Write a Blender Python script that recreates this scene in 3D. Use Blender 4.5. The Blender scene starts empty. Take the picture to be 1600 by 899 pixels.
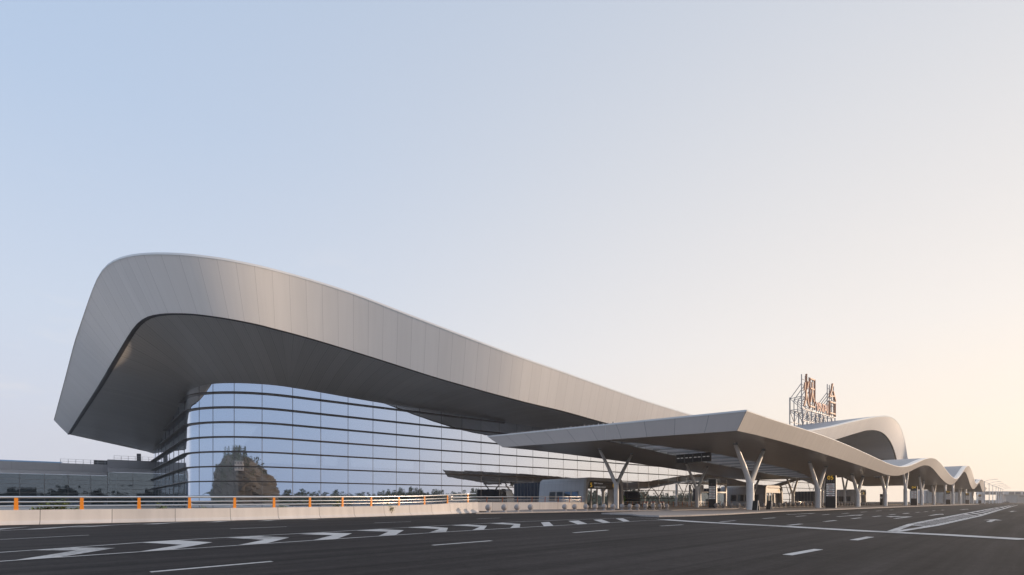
import bpy, math, random
import numpy as np
from mathutils import Vector, Matrix
random.seed(7); np.random.seed(7)
R = math.radians
scene = bpy.context.scene
C = scene.collection

# ------------------------------------------------------------------ camera
F, VH, H = 755.0, 784.0, 1.25          # focal length and horizon (in photo pixels), eye height (m)
cam_d = bpy.data.cameras.new('camera')
cam = bpy.data.objects.new('camera', cam_d); C.objects.link(cam)
cam.location = (0, 0, H); cam.rotation_euler = (R(90), 0, 0)
cam_d.sensor_width = 36.0; cam_d.lens = F / 1600 * 36
cam_d.shift_y = (VH - 449.5) / 1600
cam_d.clip_start = 0.1; cam_d.clip_end = 6000
scene.camera = cam

# ------------------------------------------------------------------ world, sun, exposure
SUN_AZ, SUN_EL = R(81), R(6.5)          # azimuth clockwise from the viewing direction
sund = Vector((math.sin(SUN_AZ) * math.cos(SUN_EL), math.cos(SUN_AZ) * math.cos(SUN_EL), math.sin(SUN_EL)))
W = bpy.data.worlds.new('World'); scene.world = W; W.use_nodes = True
nt = W.node_tree; nt.nodes.clear()
def wn(t, **k):
    n = nt.nodes.new(t)
    for a, b in k.items(): setattr(n, a, b)
    return n
def ramp(nodes, stops):
    r = nodes.new('ShaderNodeValToRGB'); e = r.color_ramp.elements
    while len(e) < len(stops): e.new(0.5)
    for el, (p, c) in zip(e, stops): el.position = p; el.color = (*c, 1)
    return r
L = nt.links.new
tc = wn('ShaderNodeTexCoord'); nrm = wn('ShaderNodeVectorMath', operation='NORMALIZE'); L(tc.outputs['Generated'], nrm.inputs[0])
dot = wn('ShaderNodeVectorMath', operation='DOT_PRODUCT'); L(nrm.outputs[0], dot.inputs[0]); dot.inputs[1].default_value = Vector((math.sin(R(82)), math.cos(R(82)), .2)).normalized()
sep = wn('ShaderNodeSeparateXYZ'); L(nrm.outputs[0], sep.inputs[0])
away = ramp(nt.nodes, [(0.0, (.70, .725, .84)), (.10, (.70, .735, .86)), (.28, (.635, .725, .88)), (.55, (.465, .61, .84)), (1, (.30, .47, .74))])
near = ramp(nt.nodes, [(0.0, (1.16, .985, .82)), (.10, (1.10, .965, .835)), (.28, (.98, .92, .875)), (.55, (.79, .79, .815)), (1, (.45, .55, .71))])
L(sep.outputs['Z'], away.inputs[0]); L(sep.outputs['Z'], near.inputs[0])
mr = wn('ShaderNodeMapRange', interpolation_type='SMOOTHSTEP'); mr.inputs[1].default_value = -.82; mr.inputs[2].default_value = .9
L(dot.outputs['Value'], mr.inputs[0])
grad = wn('ShaderNodeMixRGB'); L(mr.outputs[0], grad.inputs[0]); L(away.outputs[0], grad.inputs[1]); L(near.outputs[0], grad.inputs[2])
# faint broken cloud low in the sky
mp = wn('ShaderNodeMapping'); mp.inputs['Scale'].default_value = (3.0, 3.0, 11.0); L(nrm.outputs[0], mp.inputs[0])
cl = wn('ShaderNodeTexNoise'); cl.inputs['Scale'].default_value = 1.5; cl.inputs['Detail'].default_value = 7; cl.inputs['Roughness'].default_value = .62
L(mp.outputs[0], cl.inputs[0])
clr = wn('ShaderNodeMapRange'); clr.inputs[1].default_value = .56; clr.inputs[2].default_value = .82; clr.inputs[3].default_value = 0; clr.inputs[4].default_value = .55
L(cl.outputs[0], clr.inputs[0])
band = ramp(nt.nodes, [(0, (0, 0, 0)), (.12, (1, 1, 1)), (.34, (.6, .6, .6)), (.5, (0, 0, 0))]); L(sep.outputs['Z'], band.inputs[0])
cm = wn('ShaderNodeMath', operation='MULTIPLY'); L(clr.outputs[0], cm.inputs[0]); L(band.outputs[0], cm.inputs[1])
cmix = wn('ShaderNodeMixRGB'); L(cm.outputs[0], cmix.inputs[0]); L(grad.outputs[0], cmix.inputs[1]); cmix.inputs[2].default_value = (.93, .88, .86, 1)
dotb = wn('ShaderNodeVectorMath', operation='DOT_PRODUCT'); L(nrm.outputs[0], dotb.inputs[0]); dotb.inputs[1].default_value = (math.sin(R(204)), math.cos(R(204)), 0)
mrb = wn('ShaderNodeMapRange', interpolation_type='SMOOTHSTEP'); mrb.inputs[1].default_value = .50; mrb.inputs[2].default_value = .98; mrb.inputs[4].default_value = 1.0
L(dotb.outputs['Value'], mrb.inputs[0])
bmix = wn('ShaderNodeMixRGB'); L(mrb.outputs[0], bmix.inputs[0]); L(cmix.outputs[0], bmix.inputs[1]); bmix.inputs[2].default_value = (.345, .455, .67, 1)
cmix = bmix
bg1 = wn('ShaderNodeBackground'); L(cmix.outputs[0], bg1.inputs[0]); bg1.inputs[1].default_value = 1.0
sky = wn('ShaderNodeTexSky', sky_type='NISHITA', sun_disc=False, sun_elevation=SUN_EL, sun_rotation=SUN_AZ, dust_density=3.0, air_density=1.0)
bg2 = wn('ShaderNodeBackground'); L(sky.outputs[0], bg2.inputs[0]); bg2.inputs[1].default_value = 0.10
mx = wn('ShaderNodeMixShader'); mx.inputs[0].default_value = 0.12; L(bg1.outputs[0], mx.inputs[1]); L(bg2.outputs[0], mx.inputs[2])
wo = wn('ShaderNodeOutputWorld'); L(mx.outputs[0], wo.inputs[0])
sl = bpy.data.lights.new('sun', 'SUN'); sl.energy = 2.6; sl.angle = R(1.5); sl.color = (1.0, .74, .52)
so = bpy.data.objects.new('sun', sl); C.objects.link(so)
so.rotation_euler = (-sund).to_track_quat('-Z', 'Y').to_euler()
vs = scene.view_settings; vs.view_transform = 'Standard'; vs.look = 'None'; vs.exposure = 0.08; vs.gamma = 1.0; vs.use_curve_mapping = False
scene.cycles.max_bounces = 7; scene.cycles.transparent_max_bounces = 12; scene.cycles.glossy_bounces = 4
scene.cycles.use_denoising = True; scene.cycles.caustics_reflective = False; scene.cycles.caustics_refractive = False

# ------------------------------------------------------------------ the photo's axes
def kx(u): return (u - 800.0) / F
def unit(x, y): q = math.hypot(x, y); return np.array([x / q, y / q])
# terminal axes: DG along the front, NG out of the front towards the road
DG = unit(1770 - 800, F); NG = np.array([DG[1], -DG[0]])
A = np.array([kx(842) * 140, 140.0])         # a point on the glass front
AV = np.array([kx(842) * 95, 95.0])          # the line of the entrance boxes, which stand off from the glass
SC = 140.0 / 95.0
# ------------------------------------------------------------------ materials
def mat(name, base, rough=.6, metal=0.0, noise=0.0, nscale=6.0, bump=0.0, spec=.5, extra=None):
    m = bpy.data.materials.new(name); m.use_nodes = True; t = m.node_tree
    b = t.nodes['Principled BSDF']; b.inputs['Roughness'].default_value = rough; b.inputs['Metallic'].default_value = metal
    b.inputs['Specular IOR Level'].default_value = spec
    b.inputs['Base Color'].default_value = (*base, 1)
    col = None
    if noise or bump:
        tcn = t.nodes.new('ShaderNodeTexCoord'); nz = t.nodes.new('ShaderNodeTexNoise'); nz.inputs['Scale'].default_value = nscale
        nz.inputs['Detail'].default_value = 6; nz.inputs['Roughness'].default_value = .65
        t.links.new(tcn.outputs['Object'], nz.inputs[0])
        if noise:
            mrn = t.nodes.new('ShaderNodeMapRange'); mrn.inputs[1].default_value = .25; mrn.inputs[2].default_value = .75
            mrn.inputs[3].default_value = 1 - noise; mrn.inputs[4].default_value = 1 + noise
            t.links.new(nz.outputs[0], mrn.inputs[0])
            mm = t.nodes.new('ShaderNodeVectorMath'); mm.operation = 'SCALE'; mm.inputs[0].default_value = base
            t.links.new(mrn.outputs[0], mm.inputs['Scale']); t.links.new(mm.outputs[0], b.inputs['Base Color'])
        if bump:
            bp = t.nodes.new('ShaderNodeBump'); bp.inputs['Strength'].default_value = bump; bp.inputs['Distance'].default_value = .02
            t.links.new(nz.outputs[0], bp.inputs['Height']); t.links.new(bp.outputs[0], b.inputs['Normal'])
    return m

def panel_mat(name, base, rough, metal, pw, seam=.03, var=.06, ribs=0.0, ph=0.0, seamdark=.45, streak=.06):
    """sheet metal panels: uv.x runs along the edge in metres, uv.y across; seams every pw (and ph) metres, each panel its own tone"""
    m = bpy.data.materials.new(name); m.use_nodes = True; t = m.node_tree; n = t.nodes; l = t.links.new
    b = n['Principled BSDF']; b.inputs['Roughness'].default_value = rough; b.inputs['Metallic'].default_value = metal
    uv = n.new('ShaderNodeUVMap'); s = n.new('ShaderNodeSeparateXYZ'); l(uv.outputs[0], s.inputs[0])
    def math_(op, a, c=None):
        q = n.new('ShaderNodeMath'); q.operation = op
        for i, v in enumerate((a, c)):
            if v is None: continue
            if isinstance(v, (int, float)): q.inputs[i].default_value = v
            else: l(v, q.inputs[i])
        return q.outputs[0]
    def seams(ch, w):
        d = math_('DIVIDE', ch, w); fr = math_('FRACT', d); return math_('FLOOR', d), math_('LESS_THAN', fr, seam / w)
    fx, sx = seams(s.outputs['X'], pw)
    cmb = n.new('ShaderNodeCombineXYZ'); l(fx, cmb.inputs[0]); sm = sx
    if ph:
        fy, sy = seams(s.outputs['Y'], ph); l(fy, cmb.inputs[1]); sm = math_('MAXIMUM', sx, sy)
    wn_ = n.new('ShaderNodeTexWhiteNoise'); wn_.noise_dimensions = '2D'; l(cmb.outputs[0], wn_.inputs['Vector'])
    tone = math_('ADD', math_('MULTIPLY', wn_.outputs['Value'], 2 * var), 1 - var)
    nz = n.new('ShaderNodeTexNoise'); nz.inputs['Scale'].default_value = .35; nz.inputs['Detail'].default_value = 5
    mpn = n.new('ShaderNodeMapping'); mpn.inputs['Scale'].default_value = (4.0, .5, 1); l(uv.outputs[0], mpn.inputs[0]); l(mpn.outputs[0], nz.inputs[0])
    st = math_('ADD', math_('MULTIPLY', nz.outputs[0], 2 * streak), 1 - streak)
    tone = math_('MULTIPLY', tone, st)
    if ribs:
        rb = math_('FRACT', math_('DIVIDE', s.outputs['X'], ribs)); rbm = math_('LESS_THAN', rb, .12)
        tone = math_('MULTIPLY', tone, math_('SUBTRACT', 1.0, math_('MULTIPLY', rbm, .22)))
    tone = math_('MULTIPLY', tone, math_('SUBTRACT', 1.0, math_('MULTIPLY', sm, seamdark)))
    mm = n.new('ShaderNodeVectorMath'); mm.operation = 'SCALE'; mm.inputs[0].default_value = base; l(tone, mm.inputs['Scale'])
    l(mm.outputs[0], b.inputs['Base Color'])
    return m

def glass_mat(name, pw, ph, turn=0.0, tint=(.86, .92, 1.0), trans=(.30, .36, .40), refl=.72, tilt=.006, wav=.05, wscale=.25):
    m = bpy.data.materials.new(name); m.use_nodes = True; t = m.node_tree; n = t.nodes; l = t.links.new
    n.remove(n['Principled BSDF']); out = n['Material Output']
    uv = n.new('ShaderNodeUVMap'); dv = n.new('ShaderNodeVectorMath'); dv.operation = 'DIVIDE'; l(uv.outputs[0], dv.inputs[0]); dv.inputs[1].default_value = (pw, ph, 1)
    fl = n.new('ShaderNodeVectorMath'); fl.operation = 'FLOOR'; l(dv.outputs[0], fl.inputs[0])
    wnn = n.new('ShaderNodeTexWhiteNoise'); wnn.noise_dimensions = '2D'; l(fl.outputs[0], wnn.inputs['Vector'])
    sb = n.new('ShaderNodeVectorMath'); sb.operation = 'SUBTRACT'; l(wnn.outputs['Color'], sb.inputs[0]); sb.inputs[1].default_value = (.5, .5, .5)
    sc = n.new('ShaderNodeVectorMath'); sc.operation = 'SCALE'; l(sb.outputs[0], sc.inputs[0]); sc.inputs['Scale'].default_value = tilt
    nz = n.new('ShaderNodeTexNoise'); nz.inputs['Scale'].default_value = wscale; nz.inputs['Detail'].default_value = 2; l(uv.outputs[0], nz.inputs[0])
    bp = n.new('ShaderNodeBump'); bp.inputs['Strength'].default_value = wav; bp.inputs['Distance'].default_value = .05; l(nz.outputs[0], bp.inputs['Height'])
    ad = n.new('ShaderNodeVectorMath'); ad.operation = 'ADD'; l(bp.outputs[0], ad.inputs[0]); l(sc.outputs[0], ad.inputs[1])
    nn = n.new('ShaderNodeVectorMath'); nn.operation = 'NORMALIZE'
    l(ad.outputs[0], nn.inputs[0])
    if turn:                                           # shading normals bent to one direction steer the reflections; the panes stay flat
        vx = NG[0] * math.cos(-turn) - NG[1] * math.sin(-turn); vy = NG[0] * math.sin(-turn) + NG[1] * math.cos(-turn)
        sx = n.new('ShaderNodeSeparateXYZ'); l(uv.outputs[0], sx.inputs[0])
        w_ = ramp(n, [(0, (0, 0, 0)), (.16, (.85, .85, .85)), (.6, (1, 1, 1))]); ag = n.new('ShaderNodeMapRange'); ag.inputs[1].default_value = -25; ag.inputs[2].default_value = 12; l(sx.outputs[0], ag.inputs[0]); l(ag.outputs[0], w_.inputs[0])
        ge = n.new('ShaderNodeNewGeometry'); mxv = n.new('ShaderNodeMix'); mxv.data_type = 'VECTOR'; l(w_.outputs[0], mxv.inputs['Factor'])
        l(ge.outputs['Normal'], mxv.inputs[4]); mxv.inputs[5].default_value = (vx, vy, 0); l(mxv.outputs[1], bp.inputs['Normal'])
    gl = n.new('ShaderNodeBsdfGlossy'); gl.inputs['Roughness'].default_value = .015; gl.inputs['Color'].default_value = (*tint, 1); l(nn.outputs[0], gl.inputs['Normal'])
    tr = n.new('ShaderNodeBsdfTransparent'); tr.inputs[0].default_value = (*trans, 1)
    lw = n.new('ShaderNodeLayerWeight'); lw.inputs['Blend'].default_value = .35
    mrn = n.new('ShaderNodeMapRange'); mrn.inputs[3].default_value = refl; mrn.inputs[4].default_value = .97; l(lw.outputs['Fresnel'], mrn.inputs[0])
    ms = n.new('ShaderNodeMixShader'); l(mrn.outputs[0], ms.inputs[0]); l(tr.outputs[0], ms.inputs[1]); l(gl.outputs[0], ms.inputs[2])
    l(ms.outputs[0], out.inputs[0])
    return m

def asphalt_mat():
    m = bpy.data.materials.new('asphalt'); m.use_nodes = True; t = m.node_tree; n = t.nodes; l = t.links.new
    b = n['Principled BSDF']; b.inputs['Roughness'].default_value = .8; b.inputs['Specular IOR Level'].default_value = .12
    tcn = n.new('ShaderNodeTexCoord')
    def noise(scale, det, vec=None):
        q = n.new('ShaderNodeTexNoise'); q.inputs['Scale'].default_value = scale; q.inputs['Detail'].default_value = det; q.inputs['Roughness'].default_value = .65
        l(vec if vec is not None else tcn.outputs['Object'], q.inputs[0]); return q.outputs[0]
    def mrg(v, a, c, lo, hi):
        q = n.new('ShaderNodeMapRange'); q.inputs[1].default_value = a; q.inputs[2].default_value = c; q.inputs[3].default_value = lo; q.inputs[4].default_value = hi
        l(v, q.inputs[0]); return q.outputs[0]
    def mul(a, c):
        q = n.new('ShaderNodeMath'); q.operation = 'MULTIPLY'; l(a, q.inputs[0]); l(c, q.inputs[1]); return q.outputs[0]
    mpn = n.new('ShaderNodeMapping'); mpn.vector_type = 'TEXTURE'; mpn.inputs['Rotation'].default_value = (0, 0, R(42.6)); mpn.inputs['Scale'].default_value = (30, .75, 1); l(tcn.outputs['Object'], mpn.inputs[0])
    streak = mrg(noise(1.0, 5, mpn.outputs[0]), .38, .62, .66, 1.42)       # wheel tracks along the lanes
    patch = mrg(noise(.12, 5), .3, .7, .76, 1.26)
    grain = mrg(noise(38, 3), .25, .75, .55, 1.5)
    worn = mrg(noise(2.2, 6), .3, .75, .82, 1.22)
    f_ = mul(mul(mul(streak, patch), mul(grain, worn)), mrg(noise(8, 5), .3, .7, .8, 1.22))
    mm = n.new('ShaderNodeVectorMath'); mm.operation = 'SCALE'; mm.inputs[0].default_value = (.034, .0295, .028); l(f_, mm.inputs['Scale'])
    l(mm.outputs[0], b.inputs['Base Color'])
    bp = n.new('ShaderNodeBump'); bp.inputs['Strength'].default_value = .5; bp.inputs['Distance'].default_value = .006; l(noise(55, 3), bp.inputs['Height']); l(bp.outputs[0], b.inputs['Normal'])
    return m

M = {}
M['asphalt'] = asphalt_mat()
def paint_mat():
    m = mat('road_paint', (.60, .585, .565), .75); t = m.node_tree; n = t.nodes; l = t.links.new; b = n['Principled BSDF']
    tcn = n.new('ShaderNodeTexCoord'); a = n.new('ShaderNodeTexNoise'); a.inputs['Scale'].default_value = 7; a.inputs['Detail'].default_value = 8; a.inputs['Roughness'].default_value = .75
    c = n.new('ShaderNodeTexNoise'); c.inputs['Scale'].default_value = .5; c.inputs['Detail'].default_value = 4
    l(tcn.outputs['Object'], a.inputs[0]); l(tcn.outputs['Object'], c.inputs[0])
    ad = n.new('ShaderNodeMath'); ad.operation = 'ADD'; l(a.outputs[0], ad.inputs[0]); l(c.outputs[0], ad.inputs[1])
    r = ramp(n, [(.40, (.62, .605, .585)), (.52, (.52, .505, .49)), (.60, (.30, .29, .28)), (.68, (.10, .095, .092))])
    hf = n.new('ShaderNodeMath'); hf.operation = 'MULTIPLY'; hf.inputs[1].default_value = .5; l(ad.outputs[0], hf.inputs[0]); l(hf.outputs[0], r.inputs[0]); l(r.outputs[0], b.inputs['Base Color'])
    return m
M['paint'] = paint_mat()
M['paint_worn'] = mat('worn_road_paint', (.22, .20, .185), .8, noise=.3, nscale=3)
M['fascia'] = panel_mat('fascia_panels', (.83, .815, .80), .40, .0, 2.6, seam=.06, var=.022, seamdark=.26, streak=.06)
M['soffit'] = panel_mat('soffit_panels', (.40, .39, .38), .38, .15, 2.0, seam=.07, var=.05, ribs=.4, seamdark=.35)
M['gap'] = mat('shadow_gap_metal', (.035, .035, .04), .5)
M['roof'] = panel_mat('standing_seam_roof', (.27, .30, .35), .45, .4, .8, seam=.06, var=.03, seamdark=.4)
M['white_trim'] = mat('white_edge_trim', (.80, .79, .77), .35, .1)
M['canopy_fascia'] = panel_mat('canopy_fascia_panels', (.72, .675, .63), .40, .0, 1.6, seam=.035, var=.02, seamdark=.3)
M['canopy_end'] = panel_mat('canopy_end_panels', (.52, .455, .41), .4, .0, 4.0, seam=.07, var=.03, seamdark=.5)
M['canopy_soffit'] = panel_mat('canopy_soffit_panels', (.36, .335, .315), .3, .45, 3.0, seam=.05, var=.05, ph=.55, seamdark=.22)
M['white_steel'] = mat('white_painted_steel', (.90, .89, .865), .3, noise=.05, nscale=2)
M['steel'] = mat('grey_steel', (.42, .43, .45), .4, .6)
M['rail'] = mat('galvanised_rail', (.80, .80, .81), .28, .85)
M['orange'] = mat('orange_painted_post', (.92, .30, .02), .45)
M['orange_dull'] = mat('dull_orange_post', (.55, .14, .03), .5)
M['concrete'] = panel_mat('barrier_concrete', (.72, .675, .64), .85, 0, 3.05, seam=.035, var=.05, seamdark=.6, streak=.2)
M['kerb'] = mat('kerb_stone', (.50, .455, .42), .85, noise=.2, nscale=3)
M['paving'] = mat('platform_paving', (.34, .285, .25), .75, noise=.15, nscale=2)
M['stone'] = mat('granite', (.42, .385, .37), .75, noise=.18, nscale=20)
M['fin'] = mat('bronze_fin', (.10, .085, .078), .38, .4)
M['mullion'] = mat('dark_mullion', (.16, .16, .17), .5, .3)
M['glass'] = glass_mat('facade_glass', 6.0, 2.9, turn=R(25), tint=(.92, .95, 1.0), refl=.87, tilt=.004, wav=.08)
M['glass_dark'] = glass_mat('dark_concourse_glass', 3.0, 1.6, tint=(.40, .54, .72), trans=(.42, .48, .54), refl=.20, tilt=.012, wav=.12)
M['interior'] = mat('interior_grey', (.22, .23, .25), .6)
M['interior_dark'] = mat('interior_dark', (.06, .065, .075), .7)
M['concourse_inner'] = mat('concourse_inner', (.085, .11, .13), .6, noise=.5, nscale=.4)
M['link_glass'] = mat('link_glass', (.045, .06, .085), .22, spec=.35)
M['vest'] = panel_mat('vestibule_panels', (.62, .63, .65), .35, .0, 1.6, seam=.03, var=.03, ph=1.1, seamdark=.35)
M['vest_frame'] = mat('vestibule_frame', (.52, .49, .46), .45, .0)
M['black'] = mat('black_sign_panel', (.018, .018, .022), .35)
M['yellow'] = mat('yellow_lettering', (.95, .55, .04), .5)
M['white_text'] = mat('white_lettering', (.82, .80, .80), .5)
M['grey_text'] = mat('grey_lettering', (.30, .29, .29), .5)
M['parapet'] = panel_mat('parapet_panels', (.34, .34, .36), .5, .0, 5.0, seam=.05, var=.03, seamdark=.4)
M['band'] = mat('pale_band', (.62, .62, .65), .5, .0)
M['blue_glass'] = mat('blue_skylight', (.20, .33, .48), .2, .3)
for k_, e_ in (('yellow', .35), ('white_text', .16)):    # added glow brightens the shaded lettering and name plates
    b_ = M[k_].node_tree.nodes['Principled BSDF']; b_.inputs['Emission Color'].default_value = b_.inputs['Base Color'].default_value; b_.inputs['Emission Strength'].default_value = e_
M['sign_red'] = mat('orange_red_letter', (.46, .185, .09), .5)
M['sign_dark'] = mat('dark_red_letter', (.33, .055, .04), .5)
M['truss'] = mat('truss_steel', (.23, .235, .26), .5, .5)
M['louvre'] = mat('louvre_blade', (.78, .77, .76), .45, .1)
M['leaf'] = mat('leaf', (.26, .30, .05), .6, noise=.4, nscale=9)
M['leaf_dark'] = mat('dark_leaf', (.065, .095, .05), .7, noise=.5, nscale=.5)
M['stem'] = mat('stem', (.10, .075, .04), .8)
M['rock'] = mat('brown_rock', (.095, .08, .066), .9, noise=.4, nscale=.08, bump=.8)
M['hill'] = mat('hill_cover', (.032, .042, .028), .9, noise=.4, nscale=.03)
M['far_wall'] = mat('far_pale_wall', (.62, .60, .58), .8)
M['far_panel'] = mat('far_grey_panel', (.27, .29, .30), .6, noise=.15, nscale=.3)
M['far_window'] = mat('far_window_band', (.13, .14, .155), .3)
M['red'] = mat('red_plastic', (.45, .03, .025), .5)
M['rubber'] = mat('black_rubber', (.02, .02, .02), .7)
M['pale_box'] = mat('pale_plastic', (.7, .7, .68), .5)

# ------------------------------------------------------------------ mesh helpers
class MB:
    def __init__(s): s.v = []; s.f = []; s.uv = []
    def quadgrid(s, rows, uvs=None, skip=None, flip=False):
        """rows: list of lists of points"""
        b = len(s.v); nr, nc = len(rows), len(rows[0])
        for r in rows: s.v += [tuple(p) for p in r]
        for i in range(nr - 1):
            for j in range(nc - 1):
                if skip and skip(i, j): continue
                q = [(i, j), (i, j + 1), (i + 1, j + 1), (i + 1, j)]
                if flip: q = q[::-1]
                s.f.append([b + a * nc + c for a, c in q])
                s.uv.append([uvs[a][c] for a, c in q] if uvs else [(0, 0)] * 4)
    def box(s, c, sx, sy, sz, ax=(1, 0), bev=0):
        """box centred at c, sx along the plan direction ax, sy across, sz up"""
        ax = Vector((ax[0], ax[1], 0)).normalized(); ay = Vector((-ax.y, ax.x, 0)); b = len(s.v); c = Vector(c)
        for dz in (-.5, .5):
            for dx, dy in ((-.5, -.5), (.5, -.5), (.5, .5), (-.5, .5)):
                s.v.append(tuple(c + ax * sx * dx + ay * sy * dy + Vector((0, 0, sz * dz))))
        for q in ((3, 2, 1, 0), (4, 5, 6, 7), (0, 1, 5, 4), (1, 2, 6, 5), (2, 3, 7, 6), (3, 0, 4, 7)):
            s.f.append([b + i for i in q]); s.uv.append([(0, 0)] * 4)
    def tube(s, pts, radii, n=10, caps=True):
        pts = [Vector(p) for p in pts]
        if isinstance(radii, (int, float)): radii = [radii] * len(pts)
        b = len(s.v); prev = None
        for i, p in enumerate(pts):
            d = (pts[min(i + 1, len(pts) - 1)] - pts[max(i - 1, 0)]).normalized()
            x = d.cross(Vector((0, 0, 1)))
            if x.length < 1e-3: x = Vector((1, 0, 0)) if prev is None else prev
            x.normalize(); prev = x; y = d.cross(x)
            for k in range(n):
                a = 2 * math.pi * k / n
                s.v.append(tuple(p + (x * math.cos(a) + y * math.sin(a)) * radii[i]))
        for i in range(len(pts) - 1):
            for k in range(n):
                s.f.append([b + i * n + k, b + i * n + (k + 1) % n, b + (i + 1) * n + (k + 1) % n, b + (i + 1) * n + k]); s.uv.append([(0, 0)] * 4)
        if caps:
            s.f.append([b + k for k in range(n)]); s.uv.append([(0, 0)] * n)
            e = b + (len(pts) - 1) * n
            s.f.append([e + k for k in reversed(range(n))]); s.uv.append([(0, 0)] * n)
    def bar(s, a, c, w, h=None):
        h = h or w; a, c = Vector(a), Vector(c); d = (c - a).normalized()
        x = d.cross(Vector((0, 0, 1)))
        if x.length < 1e-3: x = Vector((1, 0, 0))
        x.normalize(); y = d.cross(x); b = len(s.v)
        for p in (a, c):
            for i, j in ((-1, -1), (1, -1), (1, 1), (-1, 1)): s.v.append(tuple(p + x * w / 2 * i + y * h / 2 * j))
        for q in ((0, 1, 2, 3), (7, 6, 5, 4), (0, 4, 5, 1), (1, 5, 6, 2), (2, 6, 7, 3), (3, 7, 4, 0)):
            s.f.append([b + i for i in q]); s.uv.append([(0, 0)] * 4)
    def lathe(s, c, prof, n=20):
        b = len(s.v); c = Vector(c)
        for r, z in prof:
            for k in range(n):
                a = 2 * math.pi * k / n; s.v.append((c.x + r * math.cos(a), c.y + r * math.sin(a), c.z + z))
        for i in range(len(prof) - 1):
            for k in range(n):
                s.f.append([b + i * n + k, b + i * n + (k + 1) % n, b + (i + 1) * n + (k + 1) % n, b + (i + 1) * n + k]); s.uv.append([(0, 0)] * 4)
    def poly(s, pts):
        b = len(s.v); s.v += [tuple(p) for p in pts]; s.f.append(list(range(b, b + len(pts)))); s.uv.append([(0, 0)] * len(pts))
    def prism(s, pts, z0, z1):
        """plan polygon extruded between two heights"""
        n = len(pts); b = len(s.v)
        ar = sum(pts[i][0] * pts[(i + 1) % n][1] - pts[(i + 1) % n][0] * pts[i][1] for i in range(n))
        if ar < 0: pts = pts[::-1]
        for z in (z0, z1): s.v += [(p[0], p[1], z) for p in pts]
        s.f.append([b + i for i in reversed(range(n))]); s.uv.append([(0, 0)] * n)
        s.f.append([b + n + i for i in range(n)]); s.uv.append([(0, 0)] * n)
        for i in range(n):
            j = (i + 1) % n; s.f.append([b + i, b + j, b + n + j, b + n + i]); s.uv.append([(0, 0)] * 4)
    def build(s, name, m, parent=None, smooth=False, loc=None):
        me = bpy.data.meshes.new(name); vv = s.v
        if loc is not None: vv = [(p[0] - loc[0], p[1] - loc[1], p[2] - loc[2]) for p in vv]
        me.from_pydata(vv, [], s.f)
        u = me.uv_layers.new(name='UVMap'); k = 0
        for fu in s.uv:
            for q in fu: u.data[k].uv = q; k += 1
        if smooth:
            for p in me.polygons: p.use_smooth = True
        me.materials.append(M[m] if isinstance(m, str) else m); me.update()
        o = bpy.data.objects.new(name, me); C.objects.link(o)
        if parent is not None:
            o.parent = parent
            pw = world_loc(parent)
            o.location = (Vector(loc) if loc is not None else Vector((0, 0, 0))) - pw
        elif loc is not None: o.location = loc
        return o
def world_loc(o):
    p = Vector(o.location)
    while o.parent: o = o.parent; p = p + Vector(o.location)
    return p
def tag(o, label=None, cat=None, group=None, kind=None):
    if label: o['label'] = label
    if cat: o['category'] = cat
    if group: o['group'] = group
    if kind: o['kind'] = kind
    return o
def thing(name, loc, label, cat, group=None):
    o = bpy.data.objects.new(name, None); C.objects.link(o); o.location = loc; o.empty_display_size = .5
    return tag(o, label, cat, group)
def copy_tree(o, parent=None, delta=None, label=None):
    c = o.copy(); C.objects.link(c); c.parent = parent
    if delta is not None: c.location = Vector(o.location) + Vector(delta)
    if label: c['label'] = label
    for ch in list(o.children): copy_tree(ch, c)
    return c
def rounded_box(name, c, sx, sy, sz, m, parent, ax=(1, 0), bev=.03):
    b = MB(); b.box(c, sx, sy, sz, ax); o = b.build(name, m, parent, loc=c)
    md = o.modifiers.new('bevel', 'BEVEL'); md.width = bev; md.segments = 2; md.limit_method = 'ANGLE'
    return o
def text_mesh(name, body, size, m, parent, loc, xdir, ydir=(0, 0, 1), depth=.01, align='CENTER'):
    cu = bpy.data.curves.new(name, 'FONT'); cu.body = body; cu.size = size; cu.extrude = depth; cu.align_x = align; cu.align_y = 'CENTER'
    to = bpy.data.objects.new(name, cu); C.objects.link(to)
    dg_ = bpy.context.evaluated_depsgraph_get(); me = bpy.data.meshes.new_from_object(to.evaluated_get(dg_))
    bpy.data.objects.remove(to); bpy.data.curves.remove(cu)
    me.materials.clear(); me.materials.append(M[m])
    X = Vector(xdir).normalized(); Y = Vector(ydir).normalized(); Z = X.cross(Y)
    mt = Matrix((X, Y, Z)).transposed().to_4x4(); me.transform(mt)
    o = bpy.data.objects.new(name, me); C.objects.link(o); o.location = Vector(loc)
    if parent is not None: o.parent = parent; o.location = Vector(loc) - world_loc(parent)
    return o

# ------------------------------------------------------------------ from the photo to the place
def gp(u, v, z=0.0):                       # a point at height z seen at pixel (u, v)
    Y = F * (H - z) / (v - VH); return Vector((kx(u) * Y, Y, z))
def zat(v, Y): return H + (VH - v) / F * Y
def on_line(P, d, u):
    k = kx(u); s = (k * P[1] - P[0]) / (d[0] - k * d[1]); return s, P[0] + s * d[0], P[1] + s * d[1]
def pix(p): return 800 + F * p[0] / p[1], VH - F * (p[2] - H) / p[1]
def smooth(a, w):
    k = np.exp(-.5 * (np.arange(-3 * w, 3 * w + 1) / w) ** 2); k /= k.sum()
    return np.convolve(np.pad(a, 3 * w, mode='edge'), k, mode='valid')

# canopy axes
DC = unit(1622 - 800, F); NC = np.array([DC[1], -DC[0]])
c0 = gp(1172, 798); C0 = np.array([c0.x, c0.y])
def cp(s, e): return C0 + DC * s + NC * e          # e > 0 towards the road

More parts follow.
